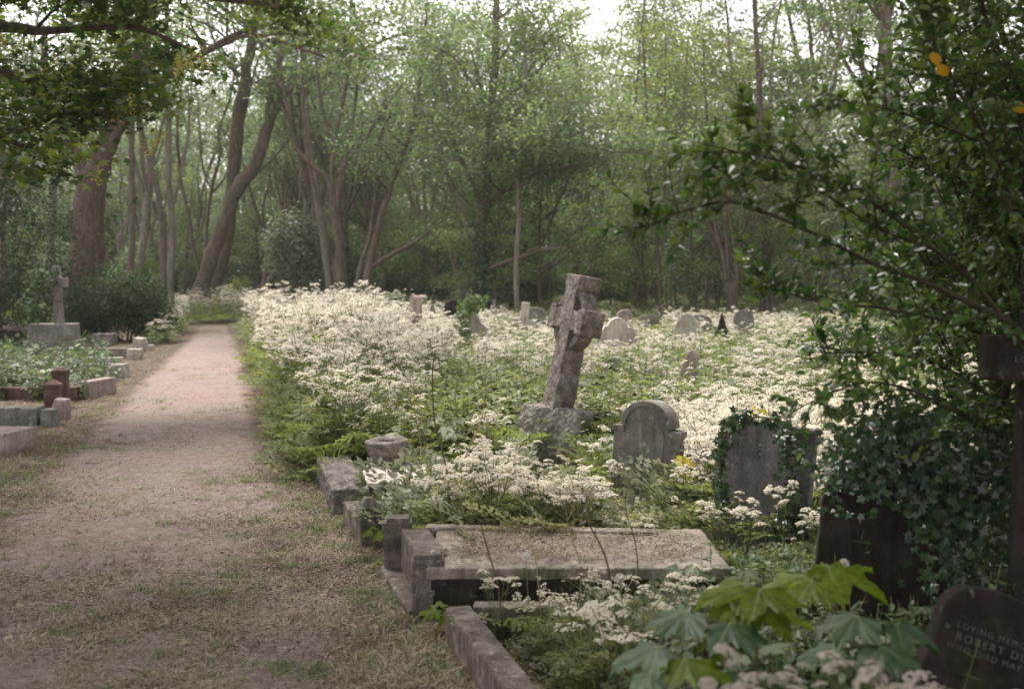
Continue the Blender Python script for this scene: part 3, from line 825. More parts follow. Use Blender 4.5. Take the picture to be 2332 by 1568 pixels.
left_group = [
    (31, 'straight dark trunk nearest the great leaning trunk, behind the round bush', [(300, 700), (298, 600), (302, 480), (300, 380), (302, 260), (310, 100), (312, -40)], [18, 16, 15, 14, 12, 9, 7], 44, 'bark'),
    (32, 'brown trunk bending left as it rises, front one of a close pair beside the path', [(372, 700), (371, 600), (370, 520), (360, 440), (344, 380), (320, 300), (300, 190), (290, 60)], [18, 17, 15, 14, 12, 10, 8, 6], 42, 'bark'),
    (33, 'paler straight trunk, back one of the close pair left of the path', [(388, 700), (390, 600), (391, 500), (384, 400), (384, 280), (380, 120), (378, -30)], [18, 17, 16, 15, 13, 11, 9], 45, 'bark_grey'),
    (34, 'thin dark wavering stem right of the close pair of trunks', [(470, 690), (440, 560), (432, 500), (415, 430), (408, 370), (404, 280), (415, 180), (430, 60)], [9, 8, 8, 7, 7, 6, 5, 3], 52, 'bark'),
    (35, 'thin dark stem forking in front of the bright sky gap beside the straight trunk', [(470, 700), (468, 560), (480, 440), (502, 350), (498, 300), (530, 200), (535, 100)], [9, 8, 8, 7, 6, 5, 3], 55, 'bark'),
    (36, 'pale grey trunk leaning left above the dark evergreen mass', [(120, 700), (118, 560), (122, 430), (120, 330), (105, 240), (95, 100)], [20, 18, 17, 15, 12, 9], 48, 'bark_grey'),
]
for sd_, lb, pts, ws, d, bm in left_group:
    extra = []
    if sd_ == 32: extra = [([(368, 520), (350, 470), (330, 420), (318, 350)], [7, 6, 5, 3])]
    if sd_ == 34: extra = [([(408, 380), (425, 330), (432, 250), (440, 150)], [6, 5, 4, 3]), ([(440, 560), (465, 500), (470, 420)], [5, 4, 3])]
    if sd_ == 35: extra = [([(482, 440), (520, 390), (530, 320), (548, 240)], [6, 5, 4, 3]), ([(484, 440), (462, 380), (455, 300), (448, 200)], [5, 5, 4, 3])]
    if sd_ == 33: extra = [([(391, 480), (410, 400), (430, 300), (428, 200)], [8, 7, 5, 4])]
    hero('sycamore_tree', lb, 'tree', sd_, [(pts, ws)] + extra, d, M[bm], M['syc_cool'], f0=.45, n1=8, L1=2.4, leaves=12, minz=7.0, lsize=.14)
# pollard with upright shoots
rs = np.random.RandomState(77)
wd = Geo()
bp, br = pxline([(1668, 715), (1666, 680), (1664, 650), (1660, 628)], [22, 24, 34, 40], 34)
bp, br = rooted(bp, br); bp_, br_ = smooth_path(bp, br); tube(wd, bp_, br_, 10, 0, rs, .15)
lf = Geo(); an = []
for k in range(22):
    x0 = 1660 + rs.uniform(-16, 20); x1 = 1660 + rs.uniform(-75, 85)
    pp, rr = pxline([(x0, 636), (x0 * .6 + x1 * .4, 560 + rs.uniform(-10, 10)), (x1, 470 + rs.uniform(-40, 40)), (x1 + rs.uniform(-12, 12), 380 + rs.uniform(-60, 30))], [7, 5, 4, 2], 34 + rs.uniform(-.8, .8))
    pp, rr = smooth_path(pp, rr); tube(wd, pp, rr, 5); an += list(pp[-4:])
an = np.repeat(A(an), 16, 0); an = an + rs.normal(scale=.3, size=an.shape)
lf.scatter(T_card, an, frames(A([0, 0, 1.]) + rs.normal(scale=.5, size=an.shape), rs.normal(size=an.shape)), .12 * rs.uniform(.6, 1.2, len(an)))
make_tree('pollard_tree', 'pollarded stump sprouting a fan of thin upright shoots', 'tree', wd, lf, M['bark'], M['syc_warm'], base=(bp[0][0], bp[0][1], 0))

# overhanging sycamore, nearer, trunk outside the frame at the left
rs = np.random.RandomState(5)
mains = []
mains.append(([(-8.6, 12.5, -.1), (-8.5, 12.4, 2), (-8.2, 12.6, 5), (-7.8, 12.8, 8), (-7.5, 13, 11)], [.34, .28, .25, .2, .12]))
boughs = [([(-8.4, 12.5, 3.6), tuple(P(-60, 150, 12.5)), tuple(P(60, 205, 12.8)), tuple(P(170, 245, 13.0)), tuple(P(250, 270, 13.1))], [.09, .06, .045, .03, .012]),
          ([(-8.3, 12.5, 4.4), tuple(P(-40, 60, 13)), tuple(P(120, 70, 13.5)), tuple(P(300, 60, 14)), tuple(P(430, 110, 14.3))], [.1, .07, .05, .035, .012]),
          ([(-8.3, 12.5, 5.2), tuple(P(60, -60, 13.5)), tuple(P(300, -40, 14.5)), tuple(P(520, 0, 15)), tuple(P(700, 20, 16))], [.12, .09, .06, .04, .015]),
          ([(-8.5, 12.5, 3.0), tuple(P(-40, 320, 12)), tuple(P(40, 330, 12)), tuple(P(110, 345, 12))], [.06, .04, .025, .012]),
          ([(-8.2, 12.5, 6.2), (-6, 10, 7.4), (-3.5, 8.5, 7.9), (-1, 7.5, 7.6)], [.1, .07, .05, .02]),
          ([(-8.2, 12.5, 5.5), (-7, 9, 6.2), (-5.5, 6, 6.4), (-4, 3, 6.0)], [.1, .07, .05, .02]),
          ([(-8.0, 12.5, 7.5), (-5.5, 14, 8.4), (-3, 16, 8.8), (0, 18, 8.4)], [.1, .07, .05, .02])]
wd, lf = grow_tree(51, boughs, f0=.22, n1=11, L1=1.3, n2=5, L2=.6, leaves=20, spread=.24, lsize=.145, flat=.45, T=T_maple_lo, minz=2.0, twig_r=.007, up=-.02)
wd2, lf2 = grow_tree(52, mains, f0=.5, n1=8, L1=2, n2=5, leaves=10, lsize=.19, T=T_maple_lo, minz=5)
off = wd.n; wd.V += wd2.V; wd.F += [f + off for f in wd2.F]; wd.M += wd2.M; wd.n += wd2.n
off = lf.n; lf.V += lf2.V; lf.F += [f + off for f in lf2.F]; lf.M += lf2.M; lf.n += lf2.n
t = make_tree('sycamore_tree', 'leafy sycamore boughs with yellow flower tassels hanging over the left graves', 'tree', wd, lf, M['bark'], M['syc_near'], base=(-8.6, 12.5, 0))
ct = Geo()
for (x0, y0, nn_, sp) in ((20, 95, 14, 25), (110, 150, 18, 40), (270, 225, 26, 34), (90, 330, 12, 26), (450, 128, 22, 26), (345, 310, 8, 16), (220, 380, 8, 18)):
    for k in range(nn_):
        b = A(P(x0 + rs.normal() * sp, y0 + rs.normal() * sp * .5, 12.6 + rs.normal() * .2)) - A([-8.6, 12.5, 0])
        m = rs.randint(9, 15)
        q = b + np.stack([rs.normal(scale=.018, size=m), rs.normal(scale=.018, size=m), -np.linspace(0, .13, m)], -1)
        ct.scatter(T_card, q, frames(rnd_dirs(rs, m), rnd_dirs(rs, m)), rs.uniform(.03, .045, m))
link('catkins', ct.mesh('catkins'), M['catkin'], t)

def shade_tree(label, x, y, blobs, n, seed, ls=.2):  # unseen tree added so that its crown blocks light over the foreground
    rs = np.random.RandomState(seed); wd = Geo(); lf = Geo(); an = []
    tr, rr = wiggle(rs, (0, 0, -.15), (0, 0, 1), 4.5, 5, .05, .05, .22, .15); tube(wd, tr, rr, 10, 0, rs, .05)
    for (bx_, by_, bz, sx, sy, sz) in blobs:
        c_ = A([bx_ - x, by_ - y, bz])
        for k in range(7):
            e = c_ + rs.normal(size=3) * A([sx, sy, sz]) * .6
            s0 = tr[rs.randint(3, 6)]; mid = (s0 + e) / 2 + A([0, 0, .5])
            p_, r_ = smooth_path([s0, mid, e], [.07, .045, .012], 4); tube(wd, p_, r_, 5)
        m = int(n / len(blobs)); cl = c_ + rs.normal(size=(m // 12, 3)) * A([sx, sy, sz]) * .75
        an.append(np.repeat(cl, 12, 0) + rs.normal(size=(m // 12 * 12, 3)) * A([.3, .3, .14]))
    an = np.concatenate(an)
    lf.scatter(T_maple_lo, an, frames(A([0, 0, 1.]) + rs.normal(scale=.4, size=an.shape), rs.normal(size=an.shape)), ls * rs.uniform(.7, 1.2, len(an)))
    t = thing('sycamore_tree', label, 'tree', (x, y, 0))
    link('trunk', wd.mesh('trunk', True), M['bark'], t); link('crown', lf.mesh('crown'), M['syc_near'], t)
shade_tree('unseen sycamore added left of the viewer to shade the near path', -5.6, 3.0, [(-4.4, 5.8, 6.5, 1.9, 2.2, .7), (-2.6, 2.0, 6.8, 1.8, 2.5, .7), (-6.6, 7.5, 6.0, 2.0, 2.4, .8), (-5.2, 1.5, 5.6, 1.8, 2.2, .8), (0.2, -.8, 7.0, 2.2, 2.0, .7)], 26000, 901)
shade_tree('unseen sycamore added right of the viewer to darken the headstones', 5.9, 3.2, [(3.2, 4.6, 4.6, 1.4, 1.6, .5), (4.8, 6.2, 5.2, 1.4, 1.8, .6), (3.0, 2.6, 4.8, 1.2, 1.5, .6), (4.6, 2.6, 4.6, 1.4, 1.8, .7)], 24000, 902)
# wood behind: prototypes copied
wood = []
for k in range(7):
    rs = np.random.RandomState(200 + k)
    H = rs.uniform(13, 18)
    mains = []
    fork = rs.uniform(.12, .4) if k % 2 == 0 else rs.uniform(.35, .6)
    lean = rs.normal(scale=.6, size=2)
    tr, rr = wiggle(rs, (0, 0, -.15), (lean[0] * .1, lean[1] * .1, 1), H * fork, 4, .04, .05, rs.uniform(.16, .26), .14)
    mains.append((tr, rr))
    for j in range(3 + k % 3):
        a = rs.uniform(0, 6.28)
        bp, br = wiggle(rs, tr[-1] - A([0, 0, .2 * j]), (math.cos(a) * .45, math.sin(a) * .45, 1), H * (1 - fork) * rs.uniform(.75, 1), 7, .12, .09, .11, .03)
        mains.append((bp, br))
    wd, lf = grow_tree(300 + k, mains, f0=.3, n1=9, L1=2.6, n2=6, leaves=17, minz=2.8 if k % 3 else 4.5, lsize=.17, spread=.34, flat=.3, drop=.5 if k != 3 else .4)
    wood.append((wd.mesh('trunk', True), lf.mesh('crown')))
for k, (a, b) in enumerate(wood):
    a.materials.append(M['bark'] if k % 2 else M['bark_grey'])
    b.materials.append([M['syc_cool'], M['syc_warm'], M['syc_cool'], M['syc_warm'], M['syc']][k % 5])
rs = np.random.RandomState(8)
wp = []
hero_x = []
tries = 0
def far_enough(p, r): return all((p[0] - q[0]) ** 2 + (p[1] - q[1]) ** 2 > r * r for q in wp)
while len(wp) < 78 and tries < 9000:
    tries += 1
    d = rs.uniform(44, 98)
    x = rs.uniform(-.52, .56) * d
    if abs(x - float(path_c(d))) < 3.0: continue
    if d < 66 and 425 < 1166 + x / (K * d) < 700: continue
    if far_enough((x, d), 4.6): wp.append((x, d))
for (x, d) in [(11, 33), (14.5, 27), (19, 30), (13.5, 20), (18, 22), (-20, 44), (-22, 38), (16, 38), (22, 38), (9.5, 41)]:
    wp.append((x, d))
WL = 'slender sycamore standing in the crowded wood beyond the graves'
rs = np.random.RandomState(88)
high = []
for k in range(4):
    H = rs.uniform(14, 18); tr, rr = wiggle(rs, (0, 0, -.15), (rs.normal() * .1, rs.normal() * .1, 1), H * .3, 5, .05, .04, rs.uniform(.14, .2), .12); mains = [(tr, rr)]
    for j in range(3 + k % 3):
        a = rs.uniform(0, 6.28); mains.append(wiggle(rs, tr[-1] - A([0, 0, .25 * j]), (math.cos(a) * .3, math.sin(a) * .3, 1), H * .65 * rs.uniform(.75, 1), 9, .13, .08, .085, .02))
    wd, lf = grow_tree(820 + k, mains, f0=.35, n1=7, L1=2.0, n2=5, leaves=14, minz=5.5, lsize=.16, spread=.42, flat=.4, drop=.5)
    a, b_ = wd.mesh('trunk', True), lf.mesh('crown'); a.materials.append(M['bark_grey'] if k % 2 else M['bark']); b_.materials.append(M['syc_cool']); high.append((a, b_))
for q in range(26):
    d = rs.uniform(50, 88); wp.append(((rs.uniform(300, 900) - 1166) * K * d, d))
for v_, d in ((1345, 46), (1455, 50), (1385, 64)): wp.append(((v_ - 1166) * K * d, d))
for q in range(6):
    d = rs.uniform(72, 92); wp.append(((rs.uniform(450, 620) - 1166) * K * d, d))
for i, (x, d) in enumerate(wp):
    k = rs.randint(0, 7)
    t = thing('woodland_tree', WL, 'tree', (x, d, 0), 'trees of the wood beyond the graves', (0, 0, rs.uniform(0, 6.28)))
    s = rs.uniform(.8, 1.15); t.scale = (s, s, s * rs.uniform(.9, 1.1))
    v = 1166 + x / (K * d)
    a, b = high[k % 4] if (v < 900 and d < 92) else wood[k]
    link('trunk', a, None, t); link('crown', b, None, t)
wc = bpy.data.collections.new('far_tree_sources')
for k, (a, b_) in enumerate(wood):
    V_, F_, M_ = [], [], []
    bm = bmesh.new(); bm.from_mesh(a); n0 = len(bm.faces); bm.from_mesh(b_)
    bm.faces.ensure_lookup_table()
    for f in bm.faces[n0:]: f.material_index = 1
    me = bpy.data.meshes.new('far_tree'); bm.to_mesh(me); bm.free()
    me.materials.append(a.materials[0]); me.materials.append(b_.materials[0])
    wc.objects.link(bpy.data.objects.new('far_tree.%03d' % k, me))
n = 130; yy = rs.uniform(98, 150, n); xx = rs.uniform(-.52, .52, n) * yy
FARW = (np.stack([xx, yy, np.full(n, -.5)], -1), np.stack([np.zeros(n), np.zeros(n), rs.uniform(0, 6.28, n)], -1), rs.uniform(.9, 1.25, n), rs.randint(0, len(wood), n))
# unseen trees added round the viewer for shade; the rest belong to the wood
for i, (x, d, k, s, lb) in enumerate([(-5.5, 1.5, 0, .8, 'unseen tree added left of the viewer, its crown shading the near path'), (-6.5, 6.5, 5, .85, 'unseen leafy tree added for shade on the left verge above the pink kerb block'), (5.6, 1.0, 2, .8, 'unseen leafy tree added for shade right of the viewer over the dark headstones'),
                                   (6.8, 6.0, 4, .8, 'leafy tree behind the arching shrub'), (1.5, -4.0, 5, .9, 'unseen tree added behind the viewer for shade'), (-2.5, -5.5, 2, .9, 'another unseen tree added behind the viewer for shade'), (8.5, 10.5, 1, .85, 'tree deep in the shade behind the arching shrub'), (-13.5, 17, 4, .8, 'tree beyond the dark evergreen, outside the left of the frame')]):
    t = thing('sycamore_tree', lb, 'tree', (x, d, 0), None, (0, 0, i * 1.3)); t.scale = (s, s, s)
    link('trunk', wood[k][0], None, t); link('crown', wood[k][1], None, t)

# ------------------------------------------------------------------ bushes
def bush(name, label, base, blobs, n, T, size, lmat, wmat, seed, cat='bush', shell=.55, stems=8, up=.5, group=None):
    """blobs: (x,y,z,rx,ry,rz) relative to base"""
    rs = np.random.RandomState(seed)
    lf = Geo(); wd = Geo()
    vol = A([b[3] * b[4] * b[5] for b in blobs]) ** .67; cnt = (n * vol / vol.sum()).astype(int)
    for b, c in zip(blobs, cnt):
        d = rnd_dirs(rs, c)
        r = (shell + (1 - shell) * rs.rand(c)) ** 1.0
        lump = 1 + .22 * np.sin(d[:, 0] * 6 + seed) * np.sin(d[:, 1] * 5 + 1) + .14 * np.sin(d[:, 2] * 11 + d[:, 0] * 9)
        p = d * (r * lump)[:, None] * A(b[3:6]) + A(b[:3])
        p = p + rs.normal(scale=size * .6, size=p.shape)
        k = p[:, 2] > .02; p = p[k]; d = d[k]
        nn = d * .6 + A([0, 0, up]) + rs.normal(scale=.45, size=p.shape)
        fw = d + rs.normal(scale=.6, size=p.shape)
        lf.scatter(T, p, frames(nn, fw), size * rs.uniform(.6, 1.3, len(p)))
    for k in range(stems):
        b = blobs[rs.randint(len(blobs))]
        e = A(b[:3]) + rnd_dirs(rs, 1)[0] * A(b[3:6]) * .7
        s0 = A([rs.normal() * .1, rs.normal() * .1, -.05])
        pp, rr = wiggle(rs, s0, e - s0, np.linalg.norm(e - s0), 5, .08, 0, .03, .008)
        tube(wd, pp, rr, 5)
    t = thing(name, label, cat, tuple(base), group)
    if stems: link('stems', wd.mesh('stems', True), wmat, t)
    link('foliage', lf.mesh('foliage'), lmat, t)
    return t
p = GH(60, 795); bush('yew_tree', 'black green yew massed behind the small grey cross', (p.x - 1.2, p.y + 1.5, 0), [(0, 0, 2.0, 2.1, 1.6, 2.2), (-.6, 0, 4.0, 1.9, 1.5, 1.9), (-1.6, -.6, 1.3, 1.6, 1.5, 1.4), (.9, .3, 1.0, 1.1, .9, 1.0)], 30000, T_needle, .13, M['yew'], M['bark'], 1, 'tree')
p = GH(255, 782); bush('evergreen_bush', 'dense dark green rounded bush beside the big leaning trunk', (p.x, p.y + .9, 0), [(-.3, 0, .95, 1.0, .85, .85), (.35, .1, 1.0, .75, .8, .7), (.75, 0, .6, .6, .6, .6), (-.9, 0, .5, .6, .6, .55)], 26000, T_leaf, .055, M['laurel'], M['bark'], 2)
p = GH(575, 735); bush('hawthorn_bush', 'pale grey green blossoming shrub behind the crossing trunks', (p.x, 50, 0), [(0, 0, 2.6, 1.7, 1.5, 1.9), (.8, 0, 1.9, 1.2, 1.2, 1.3), (-.8, 0, 3.2, 1.0, 1.1, 1.2)], 12000, T_card, .15, M['hawthorn'], M['bark'], 3)
p = P(545, 705, 52); bush('golden_bush', 'small yellow green bush at the far end of the path', (p.x, 52, 0), [(0, 0, .75, .6, .6, .75), (.3, 0, .4, .5, .5, .4)], 2600, T_card, .13, M['yellow'], M['bark'], 4)
p = P(888, 700, 24); bush('ivy_mound', 'pale ivy covered mound left of the slim pink headstone', (p.x, 24, 0), [(0, 0, .75, .40, .4, .45), (.1, 0, .35, .5, .4, .4)], 2600, T_ivy, .11, M['herb'], M['bark'], 5, 'bush')
p = P(1830, 790, 15); bush('ivy_mound', 'dark leafy mound under the arching shrub behind the bright parsley', (p.x + .3, 14.5, 0), [(0, 0, .55, .6, .5, .5), (.8, .1, .6, .7, .6, .45), (1.7, .3, .7, .8, .6, .5)], 5200, T_ivy, .09, M['laurel'], M['bark'], 6, 'bush')
UL = 'low shady shrub filling the gaps between trunks in the wood'
ub = []
for k in range(3):
    t = bush('undergrowth_shrub', UL, (0, 0, 0), [(0, 0, 1.2, 1.5, 1.3, 1.2), (1.0, .2, .9, 1.1, 1.1, .9), (-.8, .1, 1.9, 1.0, 1.0, 1.1), (.2, 0, 2.7, .8, .8, .8)], 13000, T_card, .115, [M['syc_cool'], M['syc'], M['syc_cool']][k], M['bark'], 20 + k, 'bush', group='shrubs under the wood')
    ub.append(t)
rs = np.random.RandomState(9)
up = []
while len(up) < 52:
    d = rs.uniform(46, 90); x = rs.uniform(-.5, .5) * d
    if abs(x - float(path_c(d))) < 2.6: continue
    up.append((x, d))
for q in range(48):
    d = rs.uniform(62, 98); up.append(((rs.uniform(20, 980) - 1166) * K * d, d))
for i, (x, d) in enumerate(up + [(12, 24), (15, 18), (10.5, 29)]):
    t = ub[i] if i < 3 else copy_tree(ub[i % 3])
    s = rs.uniform(.6, 1.35) if d < 60 else rs.uniform(1.1, 2.1)
    t.location = (x, d, 0); t.rotation_euler = (0, 0, rs.uniform(0, 6)); t.scale = (s, s, s)

young = []
for k in range(4):
    rs = np.random.RandomState(700 + k); H = rs.uniform(6, 8.5)
    tr, rr = wiggle(rs, (0, 0, -.1), (rs.normal() * .1, rs.normal() * .1, 1), H, 8, .07, .06, .07, .015); mains = [(tr, rr)]
    for j in range(4):
        i = rs.randint(1, 5); a = rs.uniform(0, 6.28); mains.append(wiggle(rs, tr[i], (math.cos(a), math.sin(a), .75), rs.uniform(2, 3.5), 6, .12, .05, .04, .01))
    wd, lf = grow_tree(710 + k, mains, f0=.12, n1=16, L1=1.9, n2=5, L2=.9, leaves=15, minz=.9, lsize=.125, spread=.36, flat=.28, drop=.8)
    a, b_ = wd.mesh('trunk', True), lf.mesh('crown'); a.materials.append(M['bark']); b_.materials.append([M['syc_cool'], M['syc'], M['syc_warm'], M['syc_cool']][k]); young.append((a, b_))
rs = np.random.RandomState(19)
yp = []
while len(yp) < 34:
    d = rs.uniform(34.5, 52); x = rs.uniform(-.48, .45) * d; v = 1166 + x / (K * d)
    if abs(x - float(path_c(d))) < 2.6 or v < 900 or (v < 1000 and d < 40): continue
    if any((x - a_) ** 2 + (d - b_) ** 2 < 3.2 for a_, b_ in yp): continue
    yp.append((x, d))
for q in range(22):
    d = rs.uniform(56, 92); yp.append(((rs.uniform(60, 960) - 1166) * K * d, d))
for i, (x, d) in enumerate(yp):
    t = thing('young_tree', 'young leafy tree with foliage nearly to the ground at the edge of the wood', 'tree', (x, d, 0), 'young trees along the wood edge', (0, 0, rs.uniform(0, 6.28)))
    s_ = rs.uniform(.6, 1.15); t.scale = (s_, s_, s_); a, b_ = young[rs.randint(4)]
    link('trunk', a, None, t); link('crown', b_, None, t)

# ------------------------------------------------------------------ the arching glossy shrub on the right
rs = np.random.RandomState(42)
wd = Geo(); lf = Geo()
root = (2.25, 4.6, 0)
def arch(pts, dz, ws, tw=16, twl=.42, dens=1.0, leaf=.043):
    pl = [tuple(P(x, y, d)) for (x, y), d in zip(pts, dz)]
    rd = [PX(w_, d) / 2 for w_, d in zip(ws, dz)]
    pl, rd = smooth_path(pl, rd, 5)
    tube(wd, pl, rd, 6)
    L = len(pl)
    for k in range(int(tw)):
        f = .12 + .88 * (k + rs.rand()) / tw; i = min(L - 1, int(f * (L - 1)))
        tdir = unit(pl[min(i + 1, L - 1)] - pl[max(i - 1, 0)])
        d = unit(tdir * .7 + rs.normal(scale=.75, size=3) + A([0, 0, .25]))
        tp, tr = wiggle(rs, pl[i], d, twl * rs.uniform(.4, 1.2) * (1.1 - .5 * f), 5, .12, .03, .003, .0012)
        tube(wd, tp, tr, 4)
        tp2, _ = smooth_path(tp, tr, 3)
        n = int(9 * dens)
        for q in range(n):
            j = int((.2 + .8 * q / n) * (len(tp2) - 1)); td = unit(tp2[min(j + 1, len(tp2) - 1)] - tp2[max(j - 1, 0)])
            side = unit(np.cross(td, rs.normal(size=3)))
            for s in (1, -1):
                if rs.rand() < .12: continue
                fw = unit(td * .6 + side * s); nn = unit(np.cross(fw, np.cross(td, fw)) + rs.normal(scale=.5, size=3) + A([0, 0, .5]))
                LP.append(tp2[j]); LN.append(nn); LF.append(fw); LS.append(leaf * rs.uniform(.55, 1.2))
        if q: LP.append(tp2[-1]); LN.append(unit(rs.normal(size=3) + A([0, 0, 1]))); LF.append(td); LS.append(leaf)
LP, LN, LF, LS = [], [], [], []
arches = [
    ([(2420, 1000), (2332, 770), (2230, 700), (2100, 640), (1990, 600), (1880, 545), (1760, 490), (1660, 460), (1560, 480), (1500, 505), (1445, 520)], [4.3, 4.1, 4.0, 3.9, 3.8, 3.7, 3.6, 3.6, 3.6, 3.6, 3.6], [26, 18, 14, 11, 9, 8, 7, 6, 5, 4, 3], 40, .32),
    ([(2400, 900), (2250, 680), (2120, 560), (2000, 470), (1900, 410), (1790, 370), (1700, 350), (1620, 345)], [4.2, 4.0, 3.8, 3.7, 3.6, 3.5, 3.5, 3.5], [18, 13, 10, 9, 8, 7, 5, 3], 38, .34),
    ([(2100, 560), (2000, 520), (1900, 455), (1820, 410), (1700, 400), (1600, 375)], [3.8, 3.8, 3.7, 3.7, 3.7, 3.7], [7, 6, 5, 5, 4, 3], 20, .3),
    ([(1790, 370), (1740, 320), (1710, 280), (1690, 235)], [3.5, 3.5, 3.5, 3.5], [3, 3, 2, 2], 5, .15),
    ([(2420, 700), (2300, 480), (2250, 330), (2180, 200), (2120, 90), (2090, 10)], [4.4, 4.2, 4.1, 4.0, 3.9, 3.9], [18, 13, 10, 8, 6, 4], 34, .4),
    ([(2250, 330), (2150, 290), (2060, 260), (1960, 235), (1900, 230)], [4.1, 4.0, 3.9, 3.9, 3.9], [7, 6, 5, 4, 2], 24, .3),
    ([(2400, 500), (2330, 300), (2280, 160), (2240, 20), (2220, -100)], [4.5, 4.3, 4.2, 4.2, 4.2], [16, 13, 10, 8, 6], 40, .45),
    ([(2400, 850), (2280, 780), (2150, 730), (2000, 700), (1880, 690), (1780, 660), (1720, 625)], [4.5, 4.3, 4.2, 4.1, 4.0, 4.0, 4.0], [11, 9, 8, 6, 5, 4, 2], 34, .32),
    ([(2420, 1040), (2300, 1000), (2160, 930), (2080, 890), (1980, 870), (1880, 900), (1820, 930)], [4.6, 4.5, 4.4, 4.4, 4.4, 4.4, 4.4], [11, 9, 8, 6, 5, 3, 2], 30, .34),
    ([(2400, 1100), (2250, 900), (2100, 820), (1950, 800), (1860, 790)], [4.8, 4.6, 4.5, 4.5, 4.5], [10, 8, 6, 4, 3], 26, .32),
    ([(2380, 950), (2330, 700), (2310, 560), (2250, 400), (2240, 250)], [4.7, 4.6, 4.6, 4.6, 4.6], [12, 10, 9, 7, 5], 34, .4),
    ([(2340, 300), (2250, 230), (2160, 170), (2100, 130)], [4.3, 4.2, 4.1, 4.1], [6, 5, 4, 2], 18, .3),
    ([(2420, 620), (2300, 560), (2200, 420), (2120, 380), (2030, 330)], [4.8, 4.7, 4.6, 4.6, 4.6], [8, 7, 6, 5, 3], 30, .35),
    ([(2420, 800), (2360, 620), (2200, 610), (2080, 520), (1960, 540)], [5.0, 4.9, 4.9, 4.9, 4.9], [9, 8, 6, 5, 3], 30, .35),
]
for a in arches: arch(a[0], a[1], a[2], a[3], a[4])
# dense leafy body of the shrub
for k in range(140):
    x = rs.uniform(2020, 2480); y = rs.uniform(-60, 980)
    if x < 2100 and rs.rand() < .6: continue
    d0 = rs.uniform(4.3, 5.8)
    x2, y2 = x - rs.uniform(20, 160), y - rs.uniform(-60, 160)
    arch([(x + 60, y + 120), (x, y), (x2, y2)], [d0 + .2, d0, d0 - .1], [6, 4, 2], 6, .3)
for stx, sty in ((2.35, 4.5), (2.2, 4.9), (2.6, 4.3), (2.45, 5.2)):
    for q in range(3):
        pp, rr = wiggle(rs, (stx, sty, -.1), (rs.normal() * .12, rs.normal() * .12, 1), rs.uniform(2.4, 3.6), 8, .08, .04, .03, .01); tube(wd, pp, rr, 6)
        for j in range(3, 9):
            for q2 in range(5):
                tp, tr = wiggle(rs, pp[j], rs.normal(size=3) + A([0, 0, .4]), rs.uniform(.15, .4), 5, .15, .03, .003, .0012); tube(wd, tp, tr, 4)
                for c_ in tp[1:]:
                    for s_ in (0, 1): LP.append(c_); LN.append(unit(rs.normal(size=3) + A([0, 0, 1]))); LF.append(unit(rs.normal(size=3))); LS.append(.045 * rs.uniform(.6, 1.2))
LP = A(LP); print('shrub leaves', len(LP))
lf.scatter(T_leaf, LP, frames(A(LN), A(LF)), A(LS))
t = thing('arching_shrub', 'glossy leaved shrub arching long twigs in from the right over the headstones', 'shrub', root)
for g in (wd, lf): g.V = [v - A(root).astype(np.float32) for v in g.V]
link('branches', wd.mesh('branches', True), M['twig'], t)
link('foliage', lf.mesh('foliage'), M['privet'], t)
for (x, y, s) in ((2122, 118, .055), (2132, 168, .062), (2306, 252, .06), (1938 + 500 - 230, 20, .0), (1722, 940, .0)):
    if s == 0: continue
    og = Geo()
    og.scatter(T_leaf, A([P(x, y, 3.85)]) - A(root), frames(A([[.2, -1, .4]]), A([[.5 if y > 150 else .15, 0, -.6 if y < 150 else .3]])), A([[s * 1.5, s, s]]))
    link('orange_leaf', og.mesh('orange_leaf'), M['orange'], t)['label'] = 'bright orange dying leaf'

# ------------------------------------------------------------------ stones
TEX = bpy.data.textures.new('rock', 'CLOUDS'); TEX.noise_scale = 0.09; TEX.noise_depth = 4
TEX2 = bpy.data.textures.new('chip', 'CLOUDS'); TEX2.noise_scale = 0.03; TEX2.noise_depth = 3
def rough(o, amt, vox=.014):
    m = o.modifiers.new('merge', 'REMESH'); m.mode = 'VOXEL'; m.voxel_size = vox
    d = o.modifiers.new('lumps', 'DISPLACE'); d.texture = TEX; d.strength = amt; d.mid_level = .5; d.texture_coords = 'LOCAL'
    d = o.modifiers.new('chips', 'DISPLACE'); d.texture = TEX2; d.strength = amt * .5; d.mid_level = .5; d.texture_coords = 'LOCAL'
def bevel(o, w_=.008, seg=2):
    b = o.modifiers.new('worn_edges', 'BEVEL'); b.width = w_; b.segments = seg; b.limit_method = 'ANGLE'
    return o
def bm_mesh(name, fn):
    bm = bmesh.new(); fn(bm); bmesh.ops.recalc_face_normals(bm, faces=bm.faces)
    me = bpy.data.meshes.new(name); bm.to_mesh(me); bm.free(); return me
def addbox(bm, c, s, taper=1.0, rot=None, topoff=(0, 0)):
    vs = []
    for z in (-1, 1):
        k = 1 if z < 0 else taper
        for x, y in ((-1, -1), (1, -1), (1, 1), (-1, 1)):
            v = Vector((x * s[0] / 2 * k + (topoff[0] if z > 0 else 0), y * s[1] / 2 * k + (topoff[1] if z > 0 else 0), z * s[2] / 2))
            if rot: v = rot @ v
            vs.append(bm.verts.new(v + Vector(c)))
    for f in ((0, 1, 2, 3), (4, 7, 6, 5), (0, 4, 5, 1), (1, 5, 6, 2), (2, 6, 7, 3), (3, 7, 4, 0)):
        bm.faces.new([vs[i] for i in f])
    return vs
